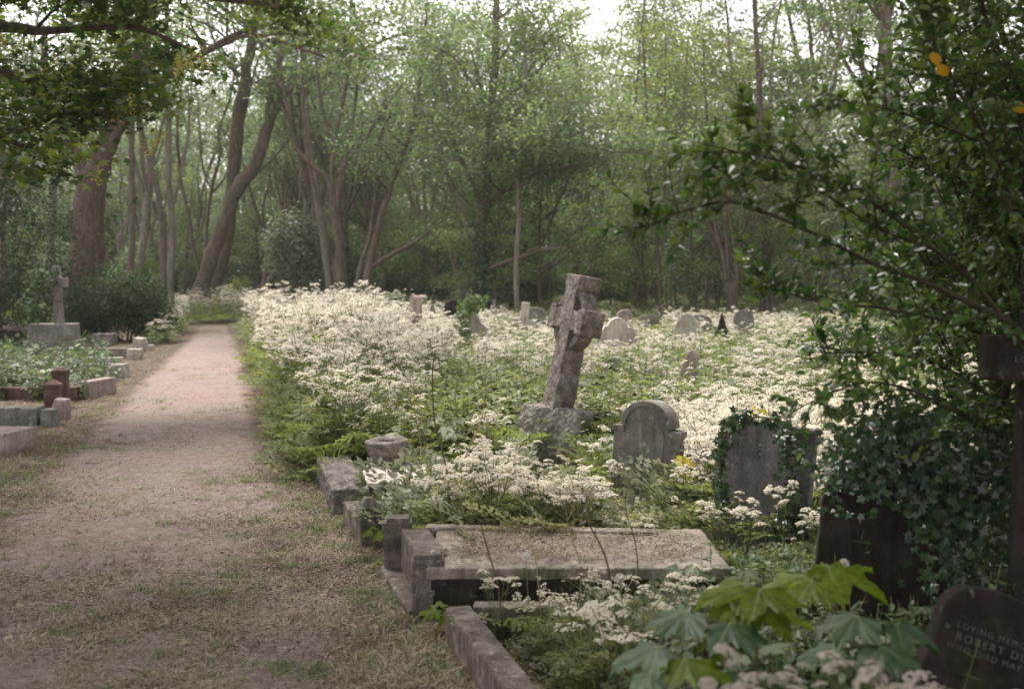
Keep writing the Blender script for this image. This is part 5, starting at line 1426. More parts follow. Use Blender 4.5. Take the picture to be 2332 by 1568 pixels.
# ------------------------------------------------------------------ ground cover and flowers
def cover_mesh(kind, seed):
    rs = np.random.RandomState(seed); g = Geo()
    if kind == 'herb':          # nettle like, paired leaves on upright stems
        for s in range(4):
            b_ = A([rs.normal() * .07, rs.normal() * .07, 0]); h = rs.uniform(.25, .5)
            tp = b_ + A([rs.normal() * .05, rs.normal() * .05, h])
            tube(g, A([b_, (b_ + tp) / 2, tp]), A([.003, .0025, .0015]), 3, 1)
            for k in range(7):
                f = .2 + .8 * k / 7; c_ = b_ * (1 - f) + tp * f; a = k * 1.57 + s
                for q in (0, math.pi):
                    fw = A([math.cos(a + q), math.sin(a + q), -.15]); n_ = A([-fw[0] * .2, -fw[1] * .2, 1]) + rs.normal(scale=.25, size=3)
                    g.scatter(T_leaf, c_[None], frames(n_[None], fw[None]), A([.07 * (1.25 - .7 * f)]))
    elif kind == 'fern':
        for s in range(7):
            a = s * .9 + rs.uniform(-.3, .3); L = rs.uniform(.22, .36)
            fw = A([math.cos(a), math.sin(a), rs.uniform(.5, 1.1)]); pe = unit(fw) * L * .5
            tube(g, A([A([0, 0, 0]), pe]), A([.003, .002]), 3, 1)
            g.scatter(T_frond, pe[None], frames(A([[-fw[0] * .6, -fw[1] * .6, 1]]), A([[fw[0], fw[1], .15]])), A([L]))
    elif kind == 'broad':
        for s in range(8):
            a = rs.uniform(0, 6.28); h = rs.uniform(.12, .42); r_ = rs.uniform(.03, .16)
            tp = A([math.cos(a) * r_, math.sin(a) * r_, h])
            tube(g, A([A([0, 0, 0]), tp * .6 + A([0, 0, .02]), tp]), A([.003, .0025, .002]), 3, 1)
            g.scatter(T_maple if s % 2 else T_ivy, tp[None], frames(A([[math.cos(a) * .25 + rs.normal() * .2, math.sin(a) * .25 + rs.normal() * .2, 1]]), A([[math.cos(a), math.sin(a), -.1]])), A([rs.uniform(.10, .19)]))
    elif kind == 'grass':
        n = 26
        a = rs.uniform(0, 6.28, n); h = rs.uniform(.12, .34, n); r_ = rs.uniform(.0, .05, n); w_ = .0022
        for i in range(n):
            b_ = A([math.cos(a[i]) * r_[i], math.sin(a[i]) * r_[i], 0]); dr = A([math.cos(a[i]), math.sin(a[i]), 0]); sd = A([-dr[1], dr[0], 0]) * w_
            b1 = b_ + dr * h[i] * .18 + A([0, 0, h[i] * .6]); b2 = b_ + dr * h[i] * .6 + A([0, 0, h[i] * .85])
            g.add([b_ - sd, b_ + sd, b1 + sd, b1 - sd, b2], [A([(0, 1, 2, 3)]).astype(int), A([(3, 2, 4)]).astype(int)])
    elif kind == 'shortgrass':
        n = 30
        for i in range(n):
            a = rs.uniform(0, 6.28); h = rs.uniform(.02, .06); r_ = rs.uniform(0, .07)
            b_ = A([math.cos(a) * r_, math.sin(a) * r_, 0]); a2 = rs.uniform(0, 6.28); dr = A([math.cos(a2), math.sin(a2), 0]); sd = A([-dr[1], dr[0], 0]) * .0018
            b2 = b_ + dr * h * 1.0 + A([0, 0, h * .6]); b1 = b_ + dr * h * .4 + A([0, 0, h * .5])
            g.add([b_ - sd, b_ + sd, b1 + sd, b1 - sd, b2], [A([(0, 1, 2, 3)]).astype(int), A([(3, 2, 4)]).astype(int)])
    elif kind == 'litter':      # twigs, straw, crumpled leaf bits
        n = 34
        p = np.stack([rs.uniform(-.16, .16, n), rs.uniform(-.16, .16, n), rs.uniform(.004, .016, n)], -1)
        nn = A([0, 0, 1.0]) + rs.normal(scale=.35, size=(n, 3)); fw = rs.normal(size=(n, 3)); fw[:, 2] *= .15
        k = n // 2
        g.scatter(T_needle, p[:k], frames(nn[:k], fw[:k]), np.stack([rs.uniform(.015, .03, k), rs.uniform(.03, .09, k), np.full(k, .02)], -1))
        g.scatter(T_leaf, p[k:], frames(nn[k:], fw[k:]), rs.uniform(.008, .026, n - k))
    return g.mesh(kind)
SL = (M['fern'], M['stem'], M['petal'])
c_pars = proto_coll('cow_parsley', [parsley_mesh(400 + k, [1.0, 1.15, .85, 1.05, .95, .9, .8][k], .24, True, [4, 5, 3, 4, 3, 2, 1][k], 6, [1.35, 1.15, 1.45, 1.2, 1.3, .7, .55][k]) for k in range(7)], SL)
c_thin = proto_coll('thin_parsley', [parsley_mesh(420 + k, [.7, .8, .6][k], .17, False, 2, 6, 1.2) for k in range(3)], SL)
c_green = proto_coll('green_plants', [cover_mesh(k_, 500 + i) for i, k_ in enumerate(['fern', 'fern', 'herb', 'fern', 'broad', 'herb'])], (M['fern'], M['stem']))
c_bed = proto_coll('bed_plants', [cover_mesh('fern', 570 + i) for i in range(3)], (M['fern_dry'], M['tan']))
c_nett = proto_coll('nettles', [cover_mesh(k_, 520 + i) for i, k_ in enumerate(['herb', 'herb', 'broad', 'herb'])], (M['nettle'], M['stem']))
c_gras = proto_coll('grasses', [cover_mesh('grass', 540 + i) for i in range(3)], (M['grass'],))
c_sgra = proto_coll('short_grass', [cover_mesh('shortgrass', 550 + i) for i in range(3)], (M['grass'],))
c_dgra = proto_coll('dry_grass', [cover_mesh('shortgrass', 555 + i) for i in range(3)], (M['dry'],))
c_litt = proto_coll('ground_litter', [cover_mesh('litter', 560 + i) for i in range(4)], (M['dry'],))
pet = Geo(); rs = np.random.RandomState(4)
n = 26; pet.scatter(T_card, np.stack([rs.uniform(-.25, .25, n), rs.uniform(-.25, .25, n), rs.uniform(.006, .014, n)], -1), frames(A([0, 0, 1.]) + rs.normal(scale=.3, size=(n, 3)), rs.normal(size=(n, 3))), rs.uniform(.005, .012, n))
c_petal = proto_coll('petals', [pet.mesh('petals')], (M['petal_shade_fallen'],))

def field(seed, n, x0, x1, y0, y1, test):
    rs = np.random.RandomState(seed)
    y = np.exp(rs.uniform(math.log(y0), math.log(y1), n)) if False else rs.uniform(y0, y1, n)
    x = rs.uniform(0, 1, n)
    x = x0(y) * (1 - x) + x1(y) * x
    k = test(x, y, rs.rand(n))
    return x[k], y[k], rs
GUARD = []
def sight_cap(x, y, sc, ph, rs):
    keep = np.ones(len(x), bool); sc = sc.copy(); loose = rs.rand(len(x)) < .10
    for gi_, (sx, sy, hw_, zv) in enumerate(GUARD):
        inw = (np.abs(x * sy / np.maximum(y, 1) - sx) < hw_) & (y < sy + .05) & (y > 2)
        hm = EYE - (EYE - zv) * y / sy
        over = inw & (sc * ph > hm) & (~loose | (gi_ < 2))
        if gi_ == 0: keep &= ~(inw & (y > 8.55))
        sc = np.where(over, np.maximum(hm, .01) / ph, sc)
        keep &= ~(over & (sc < .22))
        keep &= ~(inw & (y > sy - .12))
    return keep, sc
def do_scatter(name, label, cat, coll, cn, x, y, rs, smin, smax, tilt=.08, z=0, hgt=1.0):
    sc = rs.uniform(smin, smax, len(x)) * hgt
    ph = {'cow_parsley': 1.0, 'thin_parsley': .75, 'green_plants': .54, 'nettles': .55, 'grasses': .33, 'bed_plants': .52}.get(coll.name, 0)
    if ph:
        kp, sc = sight_cap(x, y, sc, ph, rs); x = x[kp]; y = y[kp]; sc = sc[kp]
    n = len(x)
    rot = np.stack([rs.normal(scale=tilt, size=n), rs.normal(scale=tilt, size=n), rs.uniform(0, 6.28, n)], -1)
    print(name, n)
    scatter_stuff(name, label, cat, coll, np.stack([x, y, np.full(n, z)], -1), rot, sc, rs.randint(0, cn, n))
bx = cross_x
# things with footprints the cover must keep out of
solid = []
GUARD += [(bx, 9.6, .46, .0), (L2.x, 7.3, .30, .12), (L3.x, 6.2, .30, .2), (L4.x, 4.75, .36, .3),
          ((lx0 + lx1) / 2, ly0, (lx1 - lx0) / 2 + .05, .17), ((lx0 + lx1) / 2 - .2, ly1, (lx1 - lx0) / 2 - .2, .24),
          (GH(840, 1080, .16).x, sl0y - .05, .42, .14), (GH(740, 1080, .19).x, 7.4, .22, .05), (GH(1012, 1378, h1).x + .12, 5.1, .2, .12)]
for vx_, w_, d_, vy_ in FARS: GUARD.append((P(vx_, 700, d_).x, d_, PX(w_, d_) / 2, P(vx_, vy_, d_).z))
def clear_of(x, y, deep=1.0):
    m = np.ones(len(x), bool)
    kx = a0.x + (y - a0.y) * (a1.x - a0.x) / (a1.y - a0.y) + .34
    m &= ~((y < 5.3) & (x < kx))
    m &= ~((y >= 5.1) & (y < 7.0) & (x < np.interp(y, [5.2, 6.1, 7.0], [lx0 - .02, lx0 + .02, -.62])))
    # ledger and pale slab, posts, kerbs
    m &= ~((x > lx0 - .25) & (x < lx1 + .05) & (y > ly0 - .12) & (y < ly1 + .12))
    m &= ~((x > sl0x - .25) & (x < sl1x) & (y > sl0y - .05) & (y < sl1y + .02))
    m &= (np.abs(x - L2.x) > .25) | (np.abs(y - 7.4) > .2)
    m &= (np.abs(x - L3.x) > .3) | (np.abs(y - 6.2) > .2)
    return m
def vx_of(x, y): return 1166 + x / (K * y)
def pars_density(x, y):
    v = vx_of(x, y)
    n_ = vnoise(x, y, 1.6) * .6 + vnoise(x + 31, y, .6) * .4
    # dense white bank on the left, green strip in the middle, white again right
    dens = np.where(v < 1000, 1.15, np.where(v < 1340, .62, np.where(v < 1780, .66, .35)))
    dens = np.where((y < 13.5) & (v > 1020), dens * .38, dens)
    dens = np.where((y < 17) & (v > 1040) & (v < 1420), dens * .6, dens)
    dens = np.where((y > 15) & (v > 1100) & (v < 1850), .78, dens)
    dens = np.where(y > 20, np.maximum(dens, .62), dens)
    return np.clip(dens * (n_ * 2.6 - .75), .02, 1)
x, y, rs = field(1, 13500, lambda y: right_edge(y) + .12, lambda y: .58 * y + 1, 8.9, 34, lambda x, y, r: (r < pars_density(x, y)) & clear_of(x, y))
x2, y2, rs = field(11, 900, lambda y: right_edge(y) + .2, lambda y: .47 * y, 34, 52, lambda x, y, r: r < .45)
x4, y4, _ = field(111, 160, lambda y: path_c(y) - .7, lambda y: path_c(y) + 1.6, 39.5, 50, lambda x, y, r: r < .8)
x2 = np.r_[x2, x4]; y2 = np.r_[y2, y4]
X_ = np.r_[x, x2]; Y_ = np.r_[y, y2]; V_ = vx_of(X_, Y_)
hs_ = np.where(V_ < 900, 1.14, np.where(V_ < 1020, .92, np.where(Y_ < 13, .78, .72))) * (.68 + .55 * vnoise(X_ + 3, Y_, .9)) * np.where(Y_ > 27, .85, 1)
do_scatter('cow_parsley_field', 'sea of white cow parsley covering the graves beyond the cross', 'wildflowers', c_pars, 7, X_, Y_, rs, .68, 1.22, hgt=hs_)
x, y, rs = field(2, 9800, lambda y: right_edge(y) + .25, lambda y: .58 * y + 1, 8.6, 34, lambda x, y, r: clear_of(x, y))
x2, y2, rs = field(12, 6200, lambda y: right_edge(y) + .08, lambda y: .6 * y + 1, 4.0, 12, lambda x, y, r: clear_of(x, y) & (r < np.interp(y, [4, 5, 6, 8], [.5, .5, .6, 1])))
x3, y3, rs = field(13, 4600, lambda y: -.5 * y, lambda y: .5 * y, 34, 74, lambda x, y, r: ((np.abs(x - path_c(y)) > 1.0) | (y > 38.5)) & ((x > -6) | (y > 38)))
do_scatter('green_undergrowth', 'feathery green undergrowth between the graves and flowers', 'undergrowth', c_green, 6, np.r_[x, x2, x3], np.r_[y, y2, y3], rs, .7, 1.3, .15, hgt=np.interp(np.r_[y, y2, y3], [4, 6, 9, 12, 34], [.45, .65, 1.0, 1.35, 1.35]))
x, y, rs = field(3, 850, lambda y: right_edge(y) + .3, lambda y: right_edge(y) + 1.5, 7.6, 34, lambda x, y, r: clear_of(x, y) & (vnoise(x, y, 1.3) > .35))
x2, y2, rs = field(15, 1100, lambda y: .05 * y, lambda y: .45 * y, 6.3, 12, lambda x, y, r: clear_of(x, y, 1.5) & (vnoise(x + 9, y, .9) > .55))
x5, y5, rs = field(29, 170, lambda y: .12 * y, lambda y: .42 * y, 3.4, 5.4, lambda x, y, r: clear_of(x, y))
x2 = np.r_[x2, x5]; y2 = np.r_[y2, y5]
do_scatter('nettle_bank', 'nettles and broad leaved herbs along the edge of the flower bank', 'undergrowth', c_nett, 4, np.r_[x, x2], np.r_[y, y2], rs, .7, 1.2, .12)
# left verge: ferns over the graves, herbs under the trees
x, y, rs = field(4, 1500, lambda y: -.5 * y, lambda y: path_c(y) - 1.25, 14.5, 60, lambda x, y, r: ((vx_of(x, y) < 250) & (y < 22.5) & (r < .8)) | ((y > 26) & (vx_of(x, y) > 330)))
do_scatter('fern_bed', 'ferny green plants spilling over the graves on the far side of the path', 'undergrowth', c_nett, 4, x, y, rs, .7, 1.25, .15)
x, y, rs = field(14, 700, lambda y: path_c(y) - 3.2, lambda y: path_c(y) - 1.0, 27, 55, lambda x, y, r: vx_of(x, y) > 330)
do_scatter('verge_herbs', 'tangled herbs and pale umbels at the foot of the leaning trunks', 'undergrowth', c_thin, 3, x, y, rs, .7, 1.2, .12)
# near thin parsley among the right-hand graves (mass; single plants follow below)
x, y, rs = field(5, 700, lambda y: -.02 * y, lambda y: .42 * y, 5.9, 9.6, lambda x, y, r: clear_of(x, y, 1.9) & (vnoise(x, y + 5, .8) > .38))
do_scatter('parsley_thicket', 'loose cow parsley crowding round the arched headstone and cross base', 'wildflowers', c_thin, 3, x, y, rs, .7, 1.05)
x, y, rs = field(25, 95, lambda y: right_edge(y) + .5, lambda y: .14 * y, 3.7, 4.85, lambda x, y, r: clear_of(x, y))
do_scatter('kerb_bed', 'sprawling feathery leaves filling the nearest grave kerb', 'undergrowth', c_bed, 3, x, y, rs, .45, .8, .3)
x, y, rs = field(27, 60, lambda y: 0 * y - .3, lambda y: .17 * y, 3.9, 5.3, lambda x, y, r: clear_of(x, y))
x2, y2, rs = field(28, 100, lambda y: 0 * y + lx0, lambda y: 0 * y + lx1 + .8, ly1 + .12, ly1 + 1.2, lambda x, y, r: clear_of(x, y))
do_scatter('parsley_sprays', 'thin cow parsley sprays rising round the ledger slab', 'wildflowers', c_thin, 3, np.r_[x, x2], np.r_[y, y2], rs, .45, .9, .12, hgt=np.where(np.r_[y, y2] < 5.4, .8, 1.0))
x, y, rs = field(26, 60, lambda y: 0 * y + lx0, lambda y: 0 * y + lx1 + .6, ly1 + .1, ly1 + 1.0, lambda x, y, r: r < 2)
do_scatter('straw_herbs', 'straw coloured thin herbs standing between the ledger and the pale slab', 'undergrowth', c_bed, 3, x, y, rs, .8, 1.6, .25)
x, y, rs = field(6, 900, lambda y: right_edge(y) + .05, lambda y: .42 * y, 4.0, 9.5, lambda x, y, r: clear_of(x, y) & (vnoise(x + 3, y + 2, .7) > .5))
x2, y2, rs = field(16, 90, lambda y: 0 * y + .75, lambda y: 0 * y + 1.25, 5.5, 6.3, lambda x, y, r: clear_of(x, y))
do_scatter('long_grass', 'arching tufts of long grass among the graves', 'grass', c_gras, 3, np.r_[x, x2], np.r_[y, y2], rs, .8, 1.5, .1)
# verge and path cover
def near_y(rs, n, a, b_): return 1 / rs.uniform(1 / b_, 1 / a, n)
def fieldn(seed, n, x0, x1, y0, y1, test):
    rs = np.random.RandomState(seed); y = 1 / rs.uniform(1 / y1, 1 / y0, n); x = rs.rand(n); x = x0(y) * (1 - x) + x1(y) * x
    k = test(x, y, rs.rand(n)); return x[k], y[k], rs
wl = lambda y: -.5 * y
x, y, rs = fieldn(7, 5200, wl, lambda y: right_edge(y) + .1, 3.5, 32, lambda x, y, r: (r < np.clip(1.0 - worn_at(x, y), .05, 1)) & (vnoise(x, y, .5) * .6 + vnoise(x, y, .17) * .4 > .53))
do_scatter('short_turf', 'short green turf and moss tufts along the path', 'grass', c_sgra, 3, x, y, rs, .5, 1.2, .1, .004)
x, y, rs = fieldn(8, 5500, wl, lambda y: right_edge(y) + .15, 3.5, 30, lambda x, y, r: r < np.clip(1.0 * (vnoise(x + 5, y, .4) * 1.3) - worn_at(x, y) * .9, .04, 1))
do_scatter('dry_turf', 'straw coloured dry grass matting the path verges', 'grass', c_dgra, 3, x, y, rs, .5, 1.2, .1, .004)
x, y, rs = fieldn(9, 14000, wl, lambda y: right_edge(y) + .15, 3.5, 36, lambda x, y, r: r < np.clip(1.2 * (vnoise(x, y, .45) * .6 + vnoise(x, y, .15) * .4) + .4 - worn_at(x, y) * .7, .22, 1))
do_scatter('ground_litter', 'twigs, straw and leaf crumbs strewn over the path', 'litter', c_litt, 4, x, y, rs, .5, 1.0, .03, .006)
x, y, rs = fieldn(10, 6000, wl, lambda y: right_edge(y) + .15, 3.5, 36, lambda x, y, r: r < .95)
do_scatter('fallen_petals', 'tiny pale petals fallen on the path', 'litter', c_petal, 1, x, y, rs, .6, 1.1, .02, .01)
def pebbles(seed):
    rs = np.random.RandomState(seed); g = Geo(); n = 16
    for k in range(n):
        r_ = rs.uniform(.0018, .0055) * (1 + 1.0 * (rs.rand() < .06)); c_ = A([rs.uniform(-.2, .2), rs.uniform(-.2, .2), r_ * .25])
        V_ = []
        for z, q in ((0, 1), (.55, .75), (.8, .01)):
            for i in range(6): a = i * 1.047; rr_ = r_ * q * rs.uniform(.75, 1.2); V_.append((c_[0] + math.cos(a) * rr_ * 1.3, c_[1] + math.sin(a) * rr_, c_[2] + z * r_))
        F_ = [(j * 6 + i, j * 6 + (i + 1) % 6, j * 6 + 6 + (i + 1) % 6, j * 6 + 6 + i) for j in range(2) for i in range(6)]
        g.add(V_, [A(F_).astype(int)])
    return g.mesh('pebbles')
M['pebble'] = leaf_mat('pebble', (0.08, 0.07, 0.06), (0.24, 0.21, 0.185), (0.52, 0.48, 0.43), trans=0, rough=.9, clump=3, spec=.15)
c_peb = proto_coll('pebbles', [pebbles(580 + i) for i in range(3)], (M['pebble'],))
x, y, rs = fieldn(17, 6500, wl, lambda y: right_edge(y) + .1, 3.5, 30, lambda x, y, r: r < np.clip(.35 + worn_at(x, y) * .6, .1, 1))
do_scatter('gravel', 'small stones and chippings trodden into the path', 'gravel', c_peb, 3, x, y, rs, .5, 1.1, .02, .008)
lg_ = []
for k in range(3):
    rs = np.random.RandomState(590 + k); g = Geo()
    fw = A([[math.cos(k * 2), math.sin(k * 2), 0]]); g.scatter(T_leaf, A([[0, 0, .008]]), frames(A([[rs.normal() * .25, rs.normal() * .25, 1]]), fw), A([[.06, .05, .09]])); lg_.append(g.mesh('dead_leaf'))
c_dl = proto_coll('dead_leaves', lg_, (M['dry'],))
x, y, rs = fieldn(18, 1500, wl, lambda y: right_edge(y) + .1, 3.5, 22, lambda x, y, r: r < .9)
do_scatter('dead_leaves', 'curled brown leaves lying on the path and verge', 'litter', c_dl, 3, x, y, rs, .5, 1.1, .15, .008)
# litter on the ledger top
rs = np.random.RandomState(31); n = 220
do_scatter('slab_litter', 'dead leaf crumbs lying on the ledger slab', 'litter', c_litt, 4, rs.uniform(lx0 + .12, lx1 - .1, n), rs.uniform(ly0 + .1, ly1 - .1, n), rs, .4, .9, .02, .256)

# ------------------------------------------------------------------ single plants in front
def near_parsley(seed, h, spread, pet='petal', nmain=3, nleaf=6, us=1.0):
    st, um, lv, rs = parsley_parts(seed, h, spread, False, nmain, nleaf)
    t = thing('cow_parsley', 'x', 'wildflower')
    link('stem', st.mesh('stem', True), M['stem'], t)
    U = umbel_T(rs, 17)
    for (p_, n_, s_) in um:
        g = Geo()
        g.scatter((U[0], U[1]), p_[None], frames(n_[None], rnd_dirs(rs, 1)), A([s_ * us]))
        # rays of the umbel
        Rm = frames(n_[None], rnd_dirs(rs, 1))[0]
        for q in U[2][::2]:
            e = p_ + Rm @ (q * s_ * us); tube(g, A([p_ - n_ * .03, e]), A([.0009, .0006]), 3, 1)
        link('flower_head', g.mesh('flower_head'), [M[pet], M['stem']], t)
    for g in lv: link('leaf', g.mesh('leaf'), [M['fern'], M['stem']], t)
    return t
protos = [near_parsley(601, .72, .14), near_parsley(602, .62, .12), near_parsley(603, .82, .15, 'petal', 3, 5)]
groups = [
    ('cow parsley flowering against the arched headstone', [(1400, 1225, 6.9, .72), (1345, 1240, 6.7, .75), (1545, 1250, 6.7, .7)]),
    ('cow parsley sprays in front of the streaked ivy sided headstone', [(1655, 1330, 5.7, .72), (1700, 1330, 5.6, .8), (1790, 1330, 5.7, .78), (1850, 1370, 5.5, .7)]),
    ('cow parsley growing between the pale slab and the ledger tomb', [(1010, 1200, 6.4, .7), (1120, 1210, 6.35, .75), (1230, 1205, 6.4, .82), (1300, 1215, 6.3, .8), (1080, 1190, 6.9, .8), (1180, 1190, 6.9, .85)]),
    ('cow parsley leaning over the near side of the ledger tomb', [(1130, 1480, 4.65, .62), (1290, 1490, 4.6, .6), (1390, 1500, 4.6, .55), (1530, 1500, 4.6, .6)]),
    ('cow parsley standing at the base block of the leaning cross', [(1120, 1110, 8.6, .8), (1150, 1130, 8.2, .6), (1355, 1150, 8.2, .7), (1230, 1190, 7.3, .5)]),
    ('cow parsley by the left edge of the dark brown headstone', [(1880, 1400, 5.0, .72), (1910, 1420, 4.8, .6)]),
    ('out of focus cow parsley heads low in front of the inscribed tablet', [(1640, 1900, 2.75, .95), (1760, 1900, 2.6, 1.0), (1880, 1900, 2.7, 1.02), (1990, 1900, 2.55, .98), (2090, 1900, 2.7, .93), (2230, 1900, 2.8, .9), (1830, 1950, 2.35, .92), (1960, 1950, 2.4, .9), (2120, 1950, 2.4, .88), (1700, 1950, 2.45, .86)]),
]
rs = np.random.RandomState(12)
ci = 0
for lb, lst in groups:
    for (x_, y_, d, s_) in lst:
        src = protos[ci % 3]
        t = src if ci < 3 else copy_tree(src)
        ci += 1
        q = P(x_, y_, d)
        t.location = (q.x, d, 0.0); t.rotation_euler = (rs.normal() * .06, rs.normal() * .06, rs.uniform(0, 6.28)); t.scale = (s_, s_, s_)
        t['label'] = lb; t['group'] = lb
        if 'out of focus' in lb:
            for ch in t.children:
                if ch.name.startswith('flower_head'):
                    ch.material_slots[0].link = 'OBJECT'; ch.material_slots[0].material = M['petal_shade_fallen']  # shade on these heads is put into a darker petal colour
# tall bare brown stems rising through the ledger tomb
rs = np.random.RandomState(71)
def bare_stem(pts, dz, ws, label, mt='rstem', buds=6):
    pl = [tuple(P(x, y, d)) for (x, y), d in zip(pts, dz)]; rd = [PX(w_, d) / 2 * .72 for w_, d in zip(ws, dz)]
    pl[0] = (pl[0][0], pl[0][1], -.03)
    bx_ = A([pl[0][0], pl[0][1], 0])
    pl, rd = smooth_path(pl, rd, 5); pl = pl - bx_
    t = thing('bare_stem', label, 'plant', tuple(bx_))
    g = Geo(); tube(g, pl, rd, 5)
    for k in range(buds):
        i = rs.randint(len(pl) // 2, len(pl)); d = unit(A([rs.normal(), rs.normal() * .5, 1.1])); L = rs.uniform(.05, .16)
        e = pl[i] + d * L; tube(g, A([pl[i], (pl[i] + e) / 2 + A([.005, 0, 0]), e]), A([.0016, .0013, .001]), 3)
    link('stalk', g.mesh('stalk', True), M[mt], t)
    s = Geo(); n = 26
    ii = rs.randint(len(pl) * 2 // 3, len(pl), n); pos = pl[ii] + rs.normal(scale=.035, size=(n, 3))
    s.scatter(T_card, pos, frames(rnd_dirs(rs, n), rnd_dirs(rs, n)), rs.uniform(.008, .02, n))
    link('dead_foliage', s.mesh('dead_foliage'), M['dry'], t)
bare_stem([(1027, 1215), (1022, 1130), (1015, 1060), (990, 960), (985, 850), (990, 810)], [6.5] * 6, [8, 7, 6, 5, 4, 2], 'tall dark forked stem rising from behind the ledger tomb')
bare_stem([(1027, 1215), (1035, 1120), (1060, 1040), (1095, 960), (1105, 900)], [6.6] * 5, [7, 6, 4, 4, 2], 'dark stem leaning right from behind the ledger tomb', 'tan')
bare_stem([(1000, 1215), (985, 1100), (960, 1020), (945, 930), (940, 860)], [6.6] * 5, [6, 5, 4, 3, 2], 'thin straw coloured stem leaning left behind the ledger tomb', 'tan')
bare_stem([(1150, 1420), (1135, 1340), (1110, 1250), (1095, 1190)], [4.75] * 4, [7, 6, 5, 3], 'brown bare stem crossing the near edge of the ledger left of centre')
bare_stem([(1420, 1400), (1385, 1290), (1345, 1200), (1315, 1150)], [4.75] * 4, [7, 6, 5, 3], 'brown bare stem slanting left over the middle of the ledger')
bare_stem([(1440, 1450), (1452, 1330), (1448, 1240), (1425, 1160), (1430, 1100)], [4.7] * 5, [6, 5, 4, 3, 2], 'bare stem crossing the right half of the ledger upright')
bare_stem([(1318, 1420), (1322, 1300), (1300, 1220), (1290, 1170)], [4.75] * 4, [5, 4, 3, 2], 'pale thin stem in front of the middle of the ledger', 'tan')
bare_stem([(1240, 1440), (1226, 1330), (1215, 1260), (1180, 1200)], [4.75] * 4, [5, 4, 3, 2], 'pale thin stem left of the dandelion clock', 'tan')
# dandelion clocks
def clock(x_, y_, d, label):
    q = P(x_, y_, d); t = thing('dandelion', label, 'wildflower', (q.x, d, 0))
    g = Geo(); tube(g, A([(0, 0, -.02), (.01, 0, q.z * .5), (0, 0, q.z)]), A([.0025, .0022, .002]), 5); link('stem', g.mesh('stem', True), M['stem'], t)
    n = 130; s = Geo(); dd = rnd_dirs(rs, n)
    s.scatter(T_needle, A([0, 0, q.z]) + dd * .003, frames(rnd_dirs(rs, n), dd), np.stack([np.full(n, .006), np.full(n, .022), np.full(n, .02)], -1))
    s.scatter(T_card, A([0, 0, q.z]) + dd * .021, frames(dd, rnd_dirs(rs, n)), np.full(n, .008))
    link('seed_clock', s.mesh('seed_clock'), M['fluff'], t)
clock(1411, 1316, 4.7, 'dandelion clock in front of the middle of the ledger slab')
clock(1922, 1284, 4.3, 'dandelion clock against the dark brown headstone')
clock(1198, 1268, 4.8, 'faint dandelion clock before the left half of the ledger slab')
# sycamore saplings
def sapling(base_px, d, label, leaves, pm='maple_y'):
    q = P(base_px[0], base_px[1], d); t = thing('sycamore_sapling', label, 'sapling', (q.x, d, 0))
    B = A([q.x, d, 0]); g = Geo()
    topz = max(A(P(l[0], l[1], l[2]))[2] for l in leaves)
    stem = A([(0, 0, -.03), (.01, .01, topz * .4), (0, 0, topz * .9)]); sp, sr = smooth_path(stem, [.007, .006, .004], 4); tube(g, sp, sr, 6)
    for (x_, y_, dd, sz, mt, yaw, tilt) in leaves:
        c_ = A(P(x_, y_, dd)) - B
        j = sp[min(len(sp) - 1, int(len(sp) * min(.99, max(.3, c_[2] / topz * .85))))]
        tube(g, A([j, (j + c_) / 2 + A([0, 0, .03]), c_]), A([.0025, .002, .002]), 4)
        lg = Geo(); a = R(yaw); fw = A([math.sin(a), -math.cos(a), -.15]); nn = A([tilt * math.sin(a), -.12 - tilt * math.cos(a) * .4, 1])
        lg.scatter(T_maple, c_[None], frames(nn[None], fw[None]), A([sz * (1.3 if mt == 'maple_y' else 1.05)]))
        lg.scatter(T_vein, c_[None], frames(nn[None], fw[None]), A([sz * (1.3 if mt == 'maple_y' else 1.05)]), 1)
        lo = link('leaf', lg.mesh('leaf'), [M[mt], M['vein']], t)
    link('stem', g.mesh('stem', True), M['rstem'], t)
sapling((1900, 1568), 3.5, 'bright yellow green sycamore sapling spreading its leaves before the dark headstone', [
    (1880, 1300, 3.5, .25, 'maple_y', 60, .2), (1830, 1320, 3.45, .20, 'maple_y', -50, .1), (1905, 1305, 3.6, .2, 'maple_y', 120, .0), (1850, 1330, 3.35, .16, 'maple_y', 10, .3)])
sapling((1720, 1568), 3.3, 'yellow green sycamore sapling in the middle of the lower right plants', [
    (1700, 1340, 3.3, .22, 'maple_y', -70, .1), (1730, 1350, 3.25, .2, 'maple_y', 30, .2), (1745, 1400, 3.2, .17, 'maple_y', 80, .1), (1670, 1385, 3.25, .15, 'maple_y', -20, .2)])
sapling((1600, 1600), 3.2, 'blue green broad leaved sycamore sapling nearest the bottom edge', [
    (1560, 1400, 3.2, .22, 'maple_b', -40, .2), (1660, 1430, 3.15, .22, 'maple_b', 20, .3), (1500, 1480, 3.1, .24, 'maple_b', -70, .2), (1560, 1510, 3.05, .2, 'maple_y', 20, .2), (1620, 1460, 3.2, .17, 'maple_y', 70, .1), (1480, 1540, 3.0, .16, 'maple_b', 10, .2)])
sapling((2020, 1600), 3.1, 'dusky green sycamore sapling beside the inscribed tablet', [
    (1950, 1410, 3.1, .22, 'maple_b', -40, .2), (2040, 1430, 3.1, .2, 'maple_b', 50, .2), (2010, 1480, 3.0, .2, 'maple_b', 0, .3), (1900, 1480, 3.0, .18, 'maple_b', -80, .2)])
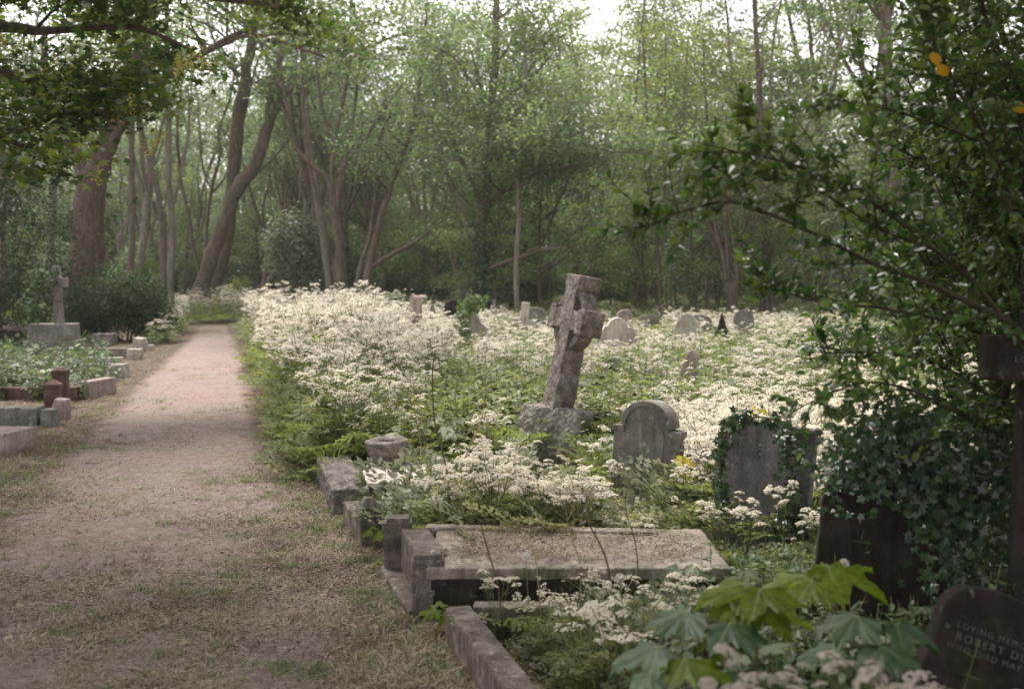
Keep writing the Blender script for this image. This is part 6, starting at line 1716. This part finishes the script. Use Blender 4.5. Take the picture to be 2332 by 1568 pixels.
# yellow leaved seedlings
def seedling(x_, y_, d, label, n=4, sz=.11):
    q = P(x_, y_, d); t = thing('maple_seedling', label, 'sapling', (q.x, d, 0)); g = Geo(); tube(g, A([(0, 0, -.02), (0, 0, q.z)]), A([.004, .003]), 5); link('stem', g.mesh('stem', True), M['stem'], t)
    for k in range(n):
        lg = Geo(); a = k * 6.28 / n + .4; lg.scatter(T_maple, A([[math.cos(a) * .03, math.sin(a) * .03, q.z + (k % 2) * .02]]), frames(A([[math.cos(a) * .2, math.sin(a) * .2 - .4, 1]]), A([[math.cos(a), math.sin(a), -.1]])), A([sz * rs.uniform(.8, 1.2)])); link('leaf', lg.mesh('leaf'), M['ylw' if n == 4 else 'maple_y'], t)
seedling(1560, 1052, 7.0, 'yellow leaved seedling right of the arched headstone')
seedling(1728, 940, 6.6, 'yellow leaved sprig above the ivy sided headstone', 4, .06)
seedling(1555, 1085, 6.9, 'lower yellow seedling right of the arched headstone')
seedling(1190, 1040, 8.6, 'yellow green seedling left of the base of the leaning cross', 5, .15)
seedling(1000, 1395, 4.95, 'fresh green seedling at the foot of the nearer square post', 5, .10)
seedling(850, 1215, 6.4, 'fresh green seedling between the pointed and the square post', 5, .09)
# fallen leaf
lg = Geo(); q = GH(984, 1450, .012); lg.scatter(T_leaf, A([[0, 0, .012]]), frames(A([[.1, -.3, 1]]), A([[.9, .3, 0]])), A([[.12, .08, .1]])); 
tagp(link('fallen_leaf', lg.mesh('fallen_leaf'), M['tanleaf'], None, (q.x - .03, q.y, 0)), 'single tan fallen leaf on the soil by the nearest kerb', 'fallen leaf')
lg = Geo(); q = GH(1868, 1105, .6); q = P(1868, 1105, 5.4)
scatter_stuff('far_wood', 'distant mass of trees closing the view behind the wood', 'wood', wc, *FARW)
# ------------------------------------------------------------------ damp air in the wood
HAZE = 0.0006
def hz(bm): addbox(bm, (0, 75, 14), (230, 210, 32))
hm, n, l, out = mat('haze')
pv = n.new('ShaderNodeVolumePrincipled'); pv.inputs['Density'].default_value = HAZE; pv.inputs['Color'].default_value = (.93, .93, .90, 1); pv.inputs['Anisotropy'].default_value = .3
l.new(pv.outputs[0], out.inputs['Volume'])
tagp(link('haze', bm_mesh('haze', hz), hm), 'pale damp air thickening towards the far wood', None, None, 'stuff')
S.cycles.volume_bounces = 1
print('objects', len(bpy.data.objects))
